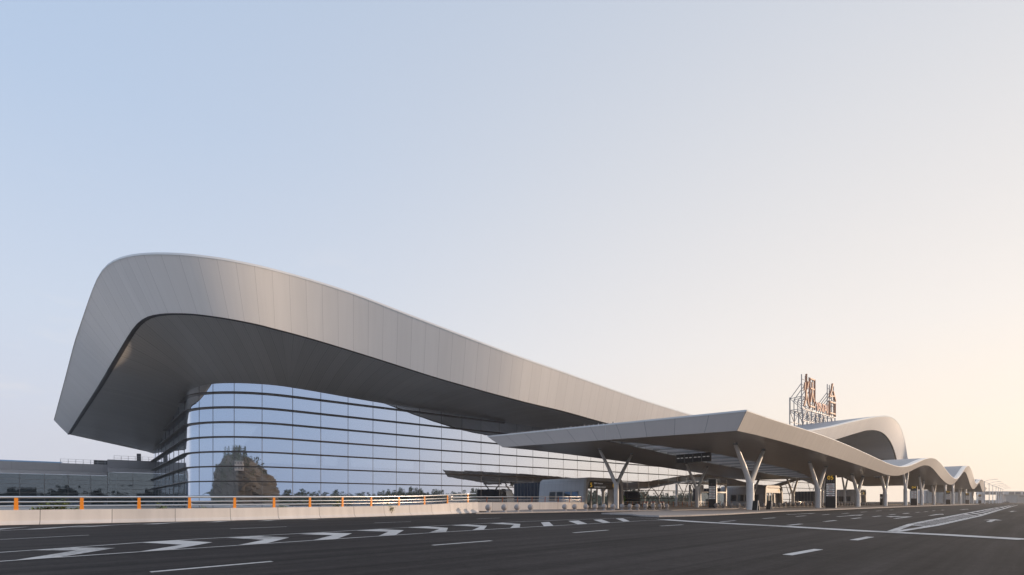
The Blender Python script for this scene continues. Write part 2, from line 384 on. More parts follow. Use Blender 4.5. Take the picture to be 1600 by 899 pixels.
# ================================================================== GROUND AND ROADS
b = MB(); b.poly([(-1500, -900, 0), (2500, -900, 0), (2500, 3000, 0), (-1500, 3000, 0)])
tag(b.build('road', 'asphalt'), 'dark asphalt road in front of the terminal', None, kind='structure')

def strip(mb, pts, w, z=.004):
    """painted line of real width w along pixel points, on the ground"""
    P = [gp(u, v) for u, v in pts]; rows = [[], []]
    for i, p in enumerate(P):
        d = (P[min(i + 1, len(P) - 1)] - P[max(i - 1, 0)]).normalized(); nn = Vector((-d.y, d.x, 0)) * w / 2
        rows[0].append(p + nn + Vector((0, 0, z))); rows[1].append(p - nn + Vector((0, 0, z)))
    mb.quadgrid(rows[::-1])
def patch(mb, pts, z=.004):
    P = [gp(u, v) for u, v in pts]; P = [(p.x, p.y, z) for p in P]
    ar = sum(P[i][0] * P[(i + 1) % len(P)][1] - P[(i + 1) % len(P)][0] * P[i][1] for i in range(len(P)))
    mb.poly(P if ar > 0 else P[::-1])
up_line = [(-60, 867.5), (0, 863.5), (110, 856), (220, 848), (300, 843), (450, 835), (560, 828.8), (650, 823.7), (800, 816), (900, 812), (985, 809.3), (1030, 811)]
lo_line = [(-60, 881.5), (0, 877.5), (215, 862.8), (370, 852.6), (500, 844), (600, 837.5), (675, 832.7), (800, 825.3), (925, 818.6), (1010, 813.6), (1060, 812.2)]
b = MB(); strip(b, up_line, .14); strip(b, lo_line, .14)
# chevrons: upper arm, apex, lower arm
chev = [[(43, 860.5), (114, 856), (180, 857), (88, 872), (17, 877), (120, 860.7)],
        [(220, 848.3), (275, 844.6), (332, 848), (268, 859.6), (215, 863), (285, 851.8)],
        [(355, 840.8), (405, 838), (452, 840.5), (415, 850), (370, 852.8), (413, 844)],
        [(467, 835), (505, 832.7), (550, 834), (525, 843), (487, 845.2), (520, 836.8)],
        [(557, 829.6), (595, 827.4), (631, 829), (617, 837), (590, 838.6), (607, 831.3)],
        [(637, 824.8), (665, 823), (700, 825.3), (697, 832), (670, 833), (687, 827)],
        [(705, 821.4), (730, 820), (761, 822), (756, 828), (737, 829.2), (750, 823.6)],
        [(765, 818.6), (785, 817.4), (813, 819.2), (812, 824.5), (797, 825.6), (803, 820.4)]]
for q in chev:
    U0, U1, AP, L1, L0, IN = q
    patch(b, [U0, IN, AP, U1], .009); patch(b, [L0, L1, AP, IN], .009)
for q in [[(845, 816.6), (858, 816), (865, 822), (850, 822.9)], [(888, 814.4), (904, 813.8), (918, 819), (903, 819.8)],
          [(927, 812.6), (940, 812), (954, 817), (942, 817.6)], [(962, 810.6), (973, 810.2), (984, 814.8), (974, 815.2)]]: patch(b, q, .009)
tag(b.build('chevron_marking', 'paint'), 'white chevrons between two curving lines on the road', None, kind='structure')

b = MB()
strip(b, [(-60, 834), (0, 829.7), (60, 826.2), (150, 821.6), (220, 818.9), (300, 815.9), (400, 813.6), (500, 811), (620, 807.6), (740, 803)], .13)
for q in [[(-30, 828.6), (48, 823.2), (-30, 830.8)], [(36, 828.2), (60, 826.3), (146, 820.6), (75, 826.8)], [(108, 824.6), (225, 817.9), (140, 823.6)],
          [(222, 819.6), (298, 815.4), (245, 819.4)], [(318, 816.6), (370, 813.6), (340, 816.2)], [(402, 814.6), (446, 811.6), (420, 814.2)], [(478, 812.4), (515, 810), (492, 812)]]: patch(b, q, .009)
tag(b.build('edge_line', 'paint'), 'white saw-toothed edge line beside the concrete barrier', None, kind='structure')
b = MB()
for a, c, w in [((-70, 847), (139, 836.4), .13), ((360, 826.7), (448, 823.2), .14), ((585, 817.3), (642, 815.2), .14), ((745, 811.0), (782, 809.6), .15),
                ((235, 894.2), (425, 877.6), .16), ((676, 852.3), (768, 845.2), .17), ((896, 832.8), (950, 828.6), .18), ((1032, 822.2), (1067, 820.2), .2),
                ((1125, 815.7), (1149, 813.8), .2), ((1192, 810.7), (1211, 809.3), .22), ((1244, 807.4), (1259, 806.1), .22), ((1284, 804.9), (1296, 803.9), .22), ((1316, 802.9), (1326, 802), .22),
                ((1230, 867.5), (1279, 858.6), .22), ((1334, 844.3), (1360, 839.2), .24)]:
    strip(b, [a, c], w)
for a, c in [((1231, 821.2), (1252, 818.9)), ((1288, 815.3), (1306, 813.4)), ((1331, 810.8), (1345, 809.3)), ((1364, 807.6), (1376, 806.4)), ((1390, 804.6), (1399, 803.8)), ((1411, 802.8), (1419, 802)),
             ((1412, 803), (1420, 802.3)), ((1431, 801), (1437, 800.5)), ((1444, 799.8), (1450, 799.3)), ((1457, 798.6), (1461, 798.2)), ((1471, 797.4), (1475, 797)), ((1345, 800.6), (1354, 799.9)), ((1369, 798.8), (1377, 798.2)), ((1390, 797.2), (1396, 796.8))]:
    strip(b, [a, c], .24)
tag(b.build('lane_dashes', 'paint'), 'broken white lane lines on the road', None, kind='structure')
b = MB(); strip(b, [(1035, 812.3), (1100, 816.6), (1225, 823), (1350, 830.3), (1475, 836.2), (1605, 843.8)], 1.0, .014)
tag(b.build('stop_line', 'paint'), 'long white line crossing the road towards the kerb', None, kind='structure')
# hatched nose and the long divider
lft = [(1393, 830.6), (1424, 819.4), (1460, 812), (1500, 804.3), (1550, 794.8), (1585, 789)]
rgt = [(1399, 831.2), (1462, 821.4), (1495, 814.2), (1530, 806.6), (1565, 796.2), (1590, 789.4)]
b = MB(); strip(b, lft, .30, .008); strip(b, rgt, .30, .008)
LG = [gp(*p) for p in lft]; RG = [gp(*p) for p in rgt]
def along(P, t):
    t = t * (len(P) - 1); i = min(int(t), len(P) - 2); return P[i].lerp(P[i + 1], t - i)
for k in range(26):
    t = .17 + k * .029
    a, c = along(LG, t), along(RG, t - .02); a2, c2 = along(LG, t + .012), along(RG, t - .008)
    b.poly([(p.x, p.y, .005) for p in (a, c, c2, a2)])
tag(b.build('hatched_divider', 'paint'), 'hatched white divider running into the distance', None, kind='structure')
# lane arrows
b = MB()
def arrow(u, v, length, turn=0):
    p = gp(u, v); d = Vector((DC[0], DC[1], 0)); s_ = Vector((-d.y, d.x, 0))
    def q(x, y): w = p + d * x + s_ * y; return (w.x, w.y, .005)
    b.poly([q(0, -.12), q(length * .6, -.12), q(length * .6, .12), q(0, .12)])
    if turn == 0: b.poly([q(length * .6, -.45), q(length, 0), q(length * .6, .45)])
    else:
        b.poly([q(length * .6, -.12), q(length * .75, -.12), q(length * .75, .9 * turn), q(length * .6, .9 * turn)][::1 if turn > 0 else -1])
        b.poly([q(length * .45, .9 * turn), q(length * .9, .9 * turn), q(length * .68, 1.6 * turn)][::1 if turn > 0 else -1])
arrow(1398, 810.6, 9, 1); arrow(1545, 815.8, 6.5, 0); arrow(1308, 807.6, 9, 0); arrow(1230, 804.4, 9, 0); arrow(1580, 800, 8, 0)
arrow(1452, 806, 9, 0); arrow(1500, 797, 12, 0)
tag(b.build('lane_arrows', 'paint'), 'white direction arrows painted on the lanes', None, kind='structure')

b = MB(); ap = [gp(u, v) for u, v in ((-60, 816), (300, 810.5), (600, 803.5), (735, 799.5))]  # unseen pale ground, added to bounce light onto soffit and fascia
b.poly([(p.x, p.y, .006) for p in ap] + [(A[0], A[1], .006), (-60, 330, .006), (-420, 330, .006), (-420, -60, .006), (-60, 8, .006)])
M['bounce'] = mat('bounce_concrete', (.50, .47, .44), .85, noise=.12, nscale=.3)
tag(b.build('bounce_pavement', 'bounce'), 'pale ground sheet added behind the crash barrier to bounce light upwards', None, kind='structure')
# drop-off island with its kerb, and the forecourt behind the bollards
isl_px = [(985, 805.2), (1000, 807.2), (1030, 808.3), (1080, 807.0), (1140, 804.4), (1220, 799.9), (1290, 797.6), (1340, 795.5), (1400, 793), (1480, 790.1), (1530, 788.5)]
front = [gp(u, v) for u, v in isl_px]
back = [Vector((*cp(s, -3.8), 0)) for s in (330, 150, 60, 0, -20)] + [Vector((*cp(-31, -2.2), 0))]
isl = [(p.x, p.y) for p in front] + [(p.x, p.y) for p in back]
b = MB(); b.prism(isl, -.05, .12); tag(b.build('island_kerb', 'kerb'), 'pale stone kerb round the drop-off island', None, kind='structure')
cen = Vector((sum(p[0] for p in isl) / len(isl), sum(p[1] for p in isl) / len(isl)))
ins = []
for i, p in enumerate(isl):                            # paving set in by the kerb's width
    a, c = Vector(isl[i - 1]), Vector(isl[(i + 1) % len(isl)]); d = (c - a).normalized(); nn = Vector((-d.y, d.x)) * .25
    ins.append(tuple(Vector(p) + nn))
b = MB(); b.prism(ins, 0, .124); tag(b.build('island_pavement', 'paving'), 'reddish paved drop-off island under the canopy', None, kind='structure')
bol1 = [(744, 803.2), (790, 802.4), (830, 801.7), (880, 800.8), (930, 800.0), (980, 799.2), (1045, 798.4)]
kerb_px = bol1 + [(1110, 796.9), (1180, 794.6), (1260, 792.2), (1380, 789.3), (1470, 787.8)]
kl = [gp(u, v) for u, v in kerb_px]
fore = [(p.x, p.y) for p in kl] + [tuple(AV + DG * 230 - NG * 1), tuple(AV + DG * -14 - NG * 1), tuple(AV + DG * -14 + NG * 16)]
b = MB(); b.prism(fore, -.05, .12); tag(b.build('forecourt_kerb', 'kerb'), 'pale kerb in front of the terminal entrances', None, kind='structure')
fin_ = [(p.x + NG[0] * -.3, p.y + NG[1] * -.3) for p in kl] + fore[len(kl):]
b = MB(); b.prism(fin_, 0, .124); tag(b.build('forecourt_pavement', 'paving'), 'paved walk in front of the terminal entrances', None, kind='structure')

# ================================================================== TERMINAL
term = thing('terminal_building', (A[0], A[1], 0), 'huge airport terminal with a flaring grey wing roof above a curved glass front', 'terminal')
S_END = on_line(A + NG * 28.2, DG, 1419.5)[0] - 32
# --- glass line in plan: left wall, rounded corner, front
sc_, gx, gy = on_line(A, DG, 311); CG = np.array([gx, gy])
DLg = unit(140 - 800, F)                                              # left wall runs straight back
RG_ = 15.5
def samp0(arr, q): i = min(int(q), len(arr) - 2); return arr[i] + (arr[i + 1] - arr[i]) * (q - i)
def arc_path(corner, dfront, dleft, r, nfront, sfront, nleft, sleft, narc, grow=0.0):
    """plan points from the far end of the left side, round the corner, to the end of the front; returns points and arc length"""
    pts = []
    for i in range(nleft): pts.append(corner + dleft * (sleft + (r - sleft) * i / nleft))
    p0 = corner + dleft * r; p2 = corner + dfront * r
    for i in range(narc):
        t = i / narc; k = .552
        c1 = p0 - dleft * r * k; c2 = p2 - dfront * r * k
        pts.append((1 - t) ** 3 * p0 + 3 * t * (1 - t) ** 2 * c1 + 3 * t * t * (1 - t) * c2 + t ** 3 * p2)
    for i in range(nfront + 1):
        a_ = (sfront - r) * i / nfront; t = min(a_ / 47.0, 1.0); pts.append(corner + dfront * (r + a_) + NG * grow * t * t * (3 - 2 * t))
    return np.array(pts)
NL, NA, NF = 24, 20, 110
front_len = S_END - sc_
t_end = on_line(CG, DLg, 238)[0]
t_end = 84.0
GL = arc_path(CG, DG, DLg, RG_, NF, front_len, NL, t_end, NA)
def pxs(P): return 800 + F * P[:, 0] / P[:, 1]
uG = pxs(GL)
gt_front_u = [297, 300, 310, 335, 365, 410, 456, 500, 544, 583, 619, 655, 689, 721, 752, 806, 859]
gt_front_v = [616, 608, 603, 599.5, 598.7, 600.6, 605, 613, 621.6, 628.5, 633.6, 638.6, 643.5, 648.2, 653, 663, 671]
gz = np.zeros(len(GL))
iu = int(np.argmin(uG[:NL + NA]))                      # left wall: height falls towards the back
for i, p in enumerate(GL):
    if i >= NL and uG[i] > 299: v = np.interp(uG[i], gt_front_u, gt_front_v); gz[i] = zat(v, p[1])
ok = gz > 0; first = int(np.argmax(ok)); z_first = gz[first]
arc = np.r_[0, np.cumsum(np.hypot(*np.diff(GL, axis=0).T))]
z_back = zat(711, GL[0][1])
for i in range(first): gz[i] = z_back + (z_first - z_back) * (arc[i] / arc[first]) ** .85
# under the canopy and on to the middle of the building the head of the glass follows the roof
s_front = arc - arc[np.argmin(np.abs(pxs(GL) - 842) + 1e6 * (np.arange(len(GL)) < NL + NA))]
hump_z = np.interp(s_front, [17, 66, 132, S_END * .72, S_END * .9, S_END], [22.5, 21.5, 21.5, 27.5, 32.5, 29])
gz = np.where(s_front > 17, hump_z, gz); gz = smooth(gz, 2)
print('glass corner', CG, 'back', GL[0], 'zback', z_back, 'front z', gz[NL + NA], 'pix back', pix((*GL[0], 0)))

# outward normals of the glass line
tang = np.gradient(GL, axis=0); tang /= np.hypot(tang[:, 0], tang[:, 1])[:, None]
GN = np.c_[tang[:, 1], -tang[:, 0]]
gbot = -.6
mu = [311, 333, 366, 409.4, 457.1, 501, 543.6, 582.6, 619.2, 655.5, 689.7, 721.5, 751.5, 780, 807.3, 832.5, 857, 880, 902, 923, 943, 962, 980, 997, 1013, 1029, 1044, 1058, 1072, 1085, 1098, 1111, 1123, 1135, 1146]
fr = NL + NA // 3
mq = []                                                # mullions as fractional indices along the glass line
for u in mu:
    j = fr + int(np.argmin(np.abs(uG[fr:] - u))); j = min(max(j, fr + 1), len(GL) - 2)
    k = 1 if uG[j] < u else -1
    mq.append(j + k * (0 if uG[j + k] == uG[j] else (u - uG[j]) / (uG[j + k] - uG[j])))
nz_ = 10
b = MB()
rows = [[(p[0], p[1], gbot + (z + .25 - gbot) * j / nz_) for p, z in zip(GL, gz)] for j in range(nz_ + 1)]
uvr = [[(a - arc[NL + NA], gbot + (z + .25 - gbot) * j / nz_) for a, z in zip(arc, gz)] for j in range(nz_ + 1)]
b.quadgrid(rows, uvr)
glass = b.build('glass_wall', 'glass', term, smooth=True)
fin_rows = [zat(v, on_line(A, DG, 620)[2]) for v in (641, 660, 680.3, 699.8, 718.8, 738, 757.3)]
fin_rows = [fin_rows[1] + (fin_rows[6] - fin_rows[1]) / 5 * k for k in range(-1, 7)]
print('fin rows', fin_rows)
for zf in fin_rows:
    okf = gz > zf + .3
    i0 = int(np.argmax(okf)); idx = [i for i in range(i0, len(GL)) if okf[i]]
    # keep one unbroken run along the front
    run = [idx[0]]
    for i in idx[1:]:
        if i == run[-1] + 1: run.append(i)
        else: break
    if len(run) < 4: continue
    rows = []
    for off, dz in ((.01, -.12), (.76, -.10), (.82, 0), (.76, .10), (.01, .12), (.01, -.12)):
        rows.append([(GL[i][0] + GN[i][0] * off, GL[i][1] + GN[i][1] * off, zf + dz) for i in run])
    b = MB(); b.quadgrid(rows, flip=True); b.build('fin', 'fin', glass)
# mullions, at the pane joints and regular ones on the left wall
for q_ in mq[:-1]:
    p = samp0(GL, q_); nn = samp0(GN, q_); zt = samp0(gz, q_); q = p + nn * .035
    b = MB(); b.box((q[0], q[1], (gbot + zt) / 2), .075, .07, zt - gbot, (-nn[1], nn[0])); b.build('mullion', 'mullion', glass)
for i in range(2, NL, 3):
    p = GL[i] + GN[i] * .035; b = MB(); b.box((p[0], p[1], (gbot + gz[i]) / 2), .075, .06, gz[i] - gbot, (-GN[i][1], GN[i][0])); b.build('mullion', 'mullion', glass)

# --- roof edges in plan.  Lower edge (crease) and upper edge of the leaning fascia
def tip(u, v, z): Y = F * (z - H) / (VH - v); return np.array([kx(u) * Y, Y])
crease_uv = [(106, 679), (128, 644), (150, 610), (185, 552), (210, 510), (220, 500), (235, 493), (260, 490), (300, 490.5), (350, 497), (400, 506.5), (450, 519), (500, 533), (587, 560), (680, 590), (770, 615.5),
             (826, 630), (880, 642.4), (936, 658.4), (1000, 675), (1060, 690), (1120, 700), (1200, 705), (1250, 701), (1280, 695), (1306, 687), (1325, 681), (1340, 676.5), (1352, 673), (1363, 672), (1373, 673.5), (1381, 677.5), (1388, 685), (1393, 693), (1398, 705), (1401, 718), (1403, 730)]
top_uv = [(84, 657), (100, 598), (115, 540), (134, 484), (150, 437), (160, 421), (170, 412), (185, 405), (210, 399), (240, 397), (290, 398.5), (350, 406), (400, 416), (450, 428), (500, 442.5), (560, 462), (620, 486),
          (680, 509), (740, 532), (800, 555), (870, 579), (940, 604), (1000, 625), (1040, 637.5), (1080, 649.6), (1130, 661), (1180, 671), (1220, 675.5), (1266, 673.6), (1300, 667.5), (1330, 660), (1350, 655.5), (1370, 651.8), (1385, 650.7), (1393, 652.3), (1400, 657),
          (1405, 663.5), (1409, 672), (1413, 685), (1416, 700), (1418, 715), (1419, 728)]
def roof_edge(D, tp, uc, r, uvs):
    s0, x, y = on_line(A + NG * D, DG, uc); corner = np.array([x, y])
    dl = tp - corner; ln = np.hypot(*dl); dl = dl / ln
    P = arc_path(corner, DG, dl, r, 150, S_END + 32 - s0, 30, ln, 30, 9.5)
    u = pxs(P); v = np.interp(u, [q[0] for q in uvs], [q[1] for q in uvs])
    z = np.array([zat(a, p[1]) for a, p in zip(v, P)])
    return P, smooth(z, 1), np.r_[0, np.cumsum(np.hypot(*np.diff(P, axis=0).T))]
CP, CZ, CA = roof_edge(15.9, tip(106, 679, 19.0), 200, 19, crease_uv)
TP, TZ, TA = roof_edge(18.7, tip(84, 657, 21.5), 140, 22, top_uv)
print('crease corner', pix((*CP[30], CZ[30])), CZ[::20].round(1)); print('top z', TZ[::20].round(1))
nP = len(CP)
def P3(P, Z): return [(p[0], p[1], z) for p, z in zip(P, Z)]
# leaning fascia, slightly curved outwards, with a rounded upper lip
rows, uvs = [], []
for j in range(7):
    t = j / 6; row = []; uvrow = []
    for i in range(nP):
        p = CP[i] * (1 - t) + TP[i] * t; z = CZ[i] * (1 - t) + TZ[i] * t
        row.append((p[0], p[1], z + .25 * math.sin(math.pi * t) * -0.4)); uvrow.append((TA[i], t * 5))
    rows.append(row); uvs.append(uvrow)
TAs = TA.copy(); TAs[:45] = TA[45] - (TA[45] - TA[:45]) * 2
uvs = [[(TAs[i], t_ / 6 * 5) for i in range(nP)] for t_ in range(7)]
b = MB(); b.quadgrid(rows, uvs); roof = b.build('roof', 'fascia', term, smooth=True)
# upper lip: white edge strip lying back from the top of the fascia
inw = np.gradient(TP, axis=0); inw /= np.hypot(inw[:, 0], inw[:, 1])[:, None]; inw = np.c_[-inw[:, 1], inw[:, 0]]
rows = [[(TP[i][0] + inw[i][0] * a, TP[i][1] + inw[i][1] * a, TZ[i] + c) for i in range(nP)] for a, c in ((-.04, -.08), (.03, .28), (.4, .48), (1.6, .5))]
b = MB(); b.quadgrid(rows); b.build('roof_edge_trim', 'white_trim', roof, smooth=True)
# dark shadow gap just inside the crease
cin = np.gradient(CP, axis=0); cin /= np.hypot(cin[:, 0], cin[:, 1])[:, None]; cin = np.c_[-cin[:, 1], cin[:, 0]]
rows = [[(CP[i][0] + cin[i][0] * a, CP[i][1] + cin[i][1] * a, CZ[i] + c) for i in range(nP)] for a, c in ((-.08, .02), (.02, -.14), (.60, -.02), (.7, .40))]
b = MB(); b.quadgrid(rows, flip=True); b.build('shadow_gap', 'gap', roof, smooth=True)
# soffit from the crease to the head of the glass
gi = np.r_[np.linspace(0, NL, 31)[:-1], np.linspace(NL, NL + NA, 31)[:-1]]
gs = np.zeros(nP); gs[:60] = gi
for i in range(60, nP):                                # front: straight across
    s_ = (CP[i] - A) @ DG; gs[i] = np.interp(s_, (GL[NL + NA:] - A) @ DG, np.arange(NL + NA, len(GL)))
g0 = gs[60]; gs[30:60] = np.linspace(NL, g0, 31)[:-1]
def samp(arr, q): i = min(int(q), len(arr) - 2); return arr[i] + (arr[i + 1] - arr[i]) * (q - i)
rows, uvs = [], []
for j in range(13):
    t = j / 12; row = []; uvrow = []
    for i in range(nP):
        a = CP[i] + cin[i] * .63; g = samp(GL, gs[i]); zg = samp(gz, gs[i])
        p = a * (1 - t) + g * t; z = (CZ[i] + .05) * (1 - t) + zg * t + .5 * math.sin(math.pi * t)
        row.append((p[0], p[1], z)); uvrow.append((CA[i], t * 12))
    rows.append(row); uvs.append(uvrow)
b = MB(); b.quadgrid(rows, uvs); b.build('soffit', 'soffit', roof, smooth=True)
# roof skin running back from the edge; ceiling and back wall close the building
DEPTH = 85.0; m_ = 12
drop = np.interp(TP[60:] @ DG - A @ DG, [-88, 30, 88], [16.0, 4.5, 0.0])
rows, uvs = [], []
for j in range(m_ + 1):
    t = j / m_; rows.append([(TP[i][0] + inw[i][0] * 1.6 - NG[0] * DEPTH * t, TP[i][1] + inw[i][1] * 1.6 - NG[1] * DEPTH * t, TZ[i] + .49 - drop[i - 60] * t) for i in range(60, nP)])
    uvs.append([(TA[i], t * DEPTH) for i in range(60, nP)])
b = MB(); b.quadgrid(rows, uvs)
lrow = [[], []]
for j in range(m_ + 1):
    q = 59 - 59 * j / m_; i = int(q); pt = TP[i] + inw[i] * 1.6
    lrow[0].append((pt[0], pt[1], TZ[i] + .49)); lrow[1].append(rows[j][0])
b.quadgrid(lrow)
b.build('roof_skin', 'roof', roof, smooth=True)
b = MB()                                               # closing edge at the back of the wing: fascia tip to back of the glass
b.quadgrid([[(*TP[0], TZ[0] + .3), lrow[1][-1]], [(*CP[0], CZ[0]), (*GL[0], gz[0] + .2)]])
b.build('rear_fascia', 'fascia', roof)
# inside
back_line = [GL[NL + NA] - NG * 62, A + DG * S_END - NG * 62]
b = MB(); fl = [GL[0], GL[NL], GL[NL + NA], A + DG * S_END, back_line[1], back_line[0]]
b.poly([(p[0], p[1], .14) for p in fl][::-1]); b.build('floor', 'interior', term)
b = MB(); n_ = 40
def lerp2(t, z): p = back_line[0] * (1 - t) + back_line[1] * t; return (p[0], p[1], z)
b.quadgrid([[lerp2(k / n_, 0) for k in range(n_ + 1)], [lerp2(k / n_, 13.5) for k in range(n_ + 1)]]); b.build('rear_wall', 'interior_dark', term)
for k in range(n_):                                    # clerestory piers leave bright gaps
    if k % 4 in (0,):
        b = MB(); c_ = lerp2((k + .5) / n_, 15.0); b.box(c_, 4.6, .3, 3.0, DG); b.build('clerestory_pier', 'interior_dark', term)
b = MB(); ceil = [[], []]
for i in range(NL + NA, len(GL)):
    s_ = (GL[i] - GL[NL + NA]) @ DG; ceil[0].append((GL[i][0], GL[i][1], gz[i] + .1)); q = GL[i] - NG * 62; ceil[1].append((q[0], q[1], 16.5))
b.quadgrid(ceil); b.build('ceiling', 'interior', term)
b = MB(); q0 = GL[-1]; q1 = q0 - NG * 65
b.quadgrid([[(q0[0], q0[1], 0), (q1[0], q1[1], 0)], [(q0[0], q0[1], gz[-1] + 1), (q1[0], q1[1], 23)]]); b.build('end_wall', 'vest', term)
for k in range(9):                                     # inner columns dimly seen through the glass
    p = A + DG * (-58 + 26 * k) - NG * 12; b = MB(); b.tube([(p[0], p[1], .1), (p[0], p[1], 21.5)], .75, 14); b.build('inner_column', 'interior', term, smooth=True)
b = MB(); p = A + DG * 15 - NG * 35; b.box((p[0], p[1], 8.2), 170, 26, .7, DG); b.build('mezzanine', 'interior', term)

# ================================================================== CANOPY
canopy = thing('drop_off_canopy', (C0[0], C0[1], 0), 'long wavy drop-off canopy on white forked columns in front of the terminal', 'canopy')
ET, EB = 6.0, 5.0
ctop = [(1165.6, 642), (1190, 650.5), (1220, 661), (1264, 673.5), (1306, 688.5), (1340, 703), (1370, 717), (1392, 727), (1402, 729.8), (1410, 730.6), (1417, 730), (1424, 727.8), (1432, 724), (1440, 720), (1448, 716.8), (1454, 715.7), (1459, 716), (1463, 717.5),
        (1472, 726), (1482, 740), (1490, 748), (1494, 749.6), (1498, 747.5), (1502, 742), (1508, 732), (1511, 728.5), (1513.5, 727.4), (1516, 729.5), (1518.5, 735), (1523, 753), (1525.8, 758), (1529, 754.5), (1532, 750), (1534.4, 748.6), (1537, 752), (1539.4, 762)]
cbot = [(1153, 673.5), (1200, 684), (1264, 702), (1280, 707), (1316, 718.5), (1340, 726.3), (1360, 733), (1384, 742), (1391, 743.6), (1398, 744.2), (1405, 743.8), (1412, 742.2), (1428, 733.5), (1440, 727.8), (1448, 726.6), (1453, 728), (1458, 732), (1468, 745), (1478, 755), (1485, 758.2), (1489, 757.4), (1493, 754.5),
        (1500, 744.5), (1504, 738.5), (1507, 736), (1509, 737.5), (1512, 745), (1516, 758.5), (1519.4, 765), (1523, 764), (1526, 760.5), (1530, 753.5), (1532.4, 759), (1534, 768)]
def prof(uvs, e):
    P0_ = C0 + NC * e; S = []; Z = []
    for u, v in uvs:
        s_, x, y = on_line(P0_, DC, u); S.append(s_); Z.append(zat(v, y))
    return np.array(S), np.array(Z)
St, Zt = prof(ctop, ET); Sb, Zb = prof(cbot, EB)
print('canopy top', list(zip(St.round(0), Zt.round(1)))[::3]); print('canopy bot', list(zip(Sb.round(0), Zb.round(1)))[::3])
S0 = .5 * (St[0] + Sb[0]); S1 = 345.0
ss = np.arange(S0, S1 + .01, 1.25)
zt_ = smooth(np.interp(ss, St, Zt), 4); zb_ = smooth(np.interp(ss, Sb, Zb), 4)
zt_[:6] = np.interp(ss[:6], St, Zt); zb_[:6] = np.interp(ss[:6], Sb, Zb)
zb_ = np.minimum(zb_, zt_ - 1.1)
def ztop(s): return float(np.interp(s, ss, zt_))
def zbot(s): return float(np.interp(s, ss, zb_))
# back edge: tip of the slanted end, taken at the height of the front corner
tipT = tip(762, 682.6, zt_[0] + .9); tipB = tip(785, 699, zb_[0] + .9)
rT = tipT - C0; rB = tipB - C0
sT, bT = float(rT @ DC), float(-(rT @ NC)); sB, bB = float(rB @ DC), float(-(rB @ NC))
print('canopy tip s,b', sT, bT, sB, bB, 'S0', S0)
NB = 26
def back_at(s, b0):                                    # the rear edge draws in so that it stays clear of the glass
    return np.interp(s, [S0, 60, 140, 340], [b0, b0 - 3.5, b0 - 9, b0 - 12])
def csurf(i, j, e0, b0, stip, zz):
    """point j of NB across the canopy on profile column i"""
    s = ss[i]; t = j / NB; bb = e0 + (-back_at(s, b0) - e0) * t
    w = max(0.0, 1 - (s - S0) / 60.0) ** 1.5
    p = cp(s + (stip - S0) * w * t, bb)
    rise = .9 * t * max(0.0, 1 - (s - S0) / 90.0)
    return (p[0], p[1], zz[i] + rise)
nS = len(ss)
# lens-shaped skylights cut through soffit and skin: centre s, half length, b centre, half width
lenses = [(27, 44, 11.5, 4.3), (113, 34, 11.0, 4.0), (206, 34, 10.0, 3.6)]
def in_lens(s, bb, grow=0.0):
    for c_, hl, bc, hw in lenses:
        if abs(s - c_) < hl and abs(bb - bc) < hw * (1 - ((s - c_) / hl) ** 2) + grow: return True
    return False
def hole(e0, b0):
    def f(j, i):
        s = .5 * (ss[i] + ss[i + 1]); bb = -(e0 + (-back_at(s, b0) - e0) * (j + .5) / NB)
        return in_lens(s, bb)
    return f
NBs = NB
rows = [[csurf(i, j, EB, bB, sB, zb_) for i in range(nS)] for j in range(NB + 1)]
uvs = [[(ss[i], j * (EB + bB) / NB) for i in range(nS)] for j in range(NB + 1)]
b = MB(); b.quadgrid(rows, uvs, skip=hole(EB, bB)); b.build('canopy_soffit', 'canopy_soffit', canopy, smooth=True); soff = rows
rows = [[csurf(i, j, ET - (1.5 if j == 0 else 0), bT, sT, zt_) for i in range(nS)] for j in range(NB + 1)]
rows = [[csurf(i, j, ET - 1.5, bT, sT, zt_ + .12) for i in range(nS)] for j in range(NB + 1)]
uvs = [[(ss[i], j * (ET + bT) / NB) for i in range(nS)] for j in range(NB + 1)]
b = MB(); b.quadgrid(rows, uvs, skip=hole(ET, bT), flip=True); b.build('canopy_roof_skin', 'roof', canopy, smooth=True); skin = rows
# front fascia and its white top strip
topf = [csurf(i, 0, ET, bT, sT, zt_) for i in range(nS)]; botf = [csurf(i, 0, EB, bB, sB, zb_) for i in range(nS)]
rows = [[tuple(Vector(botf[i]).lerp(Vector(topf[i]), t)) for i in range(nS)] for t in (0, .25, .5, .75, 1)]
uvs = [[(ss[i], t * 2.4) for i in range(nS)] for t in (0, .25, .5, .75, 1)]
b = MB(); b.quadgrid(rows, uvs, flip=False); b.build('canopy_fascia', 'canopy_fascia', canopy, smooth=True)
lip = [[(p[0], p[1], p[2] + .005) for p in topf], [(p[0], p[1], p[2] + .1) for p in topf], [(p[0], p[1], p[2] + .02) for p in skin[0]]]
b = MB(); b.quadgrid(lip, flip=False); b.build('canopy_edge_trim', 'white_trim', canopy, smooth=True)
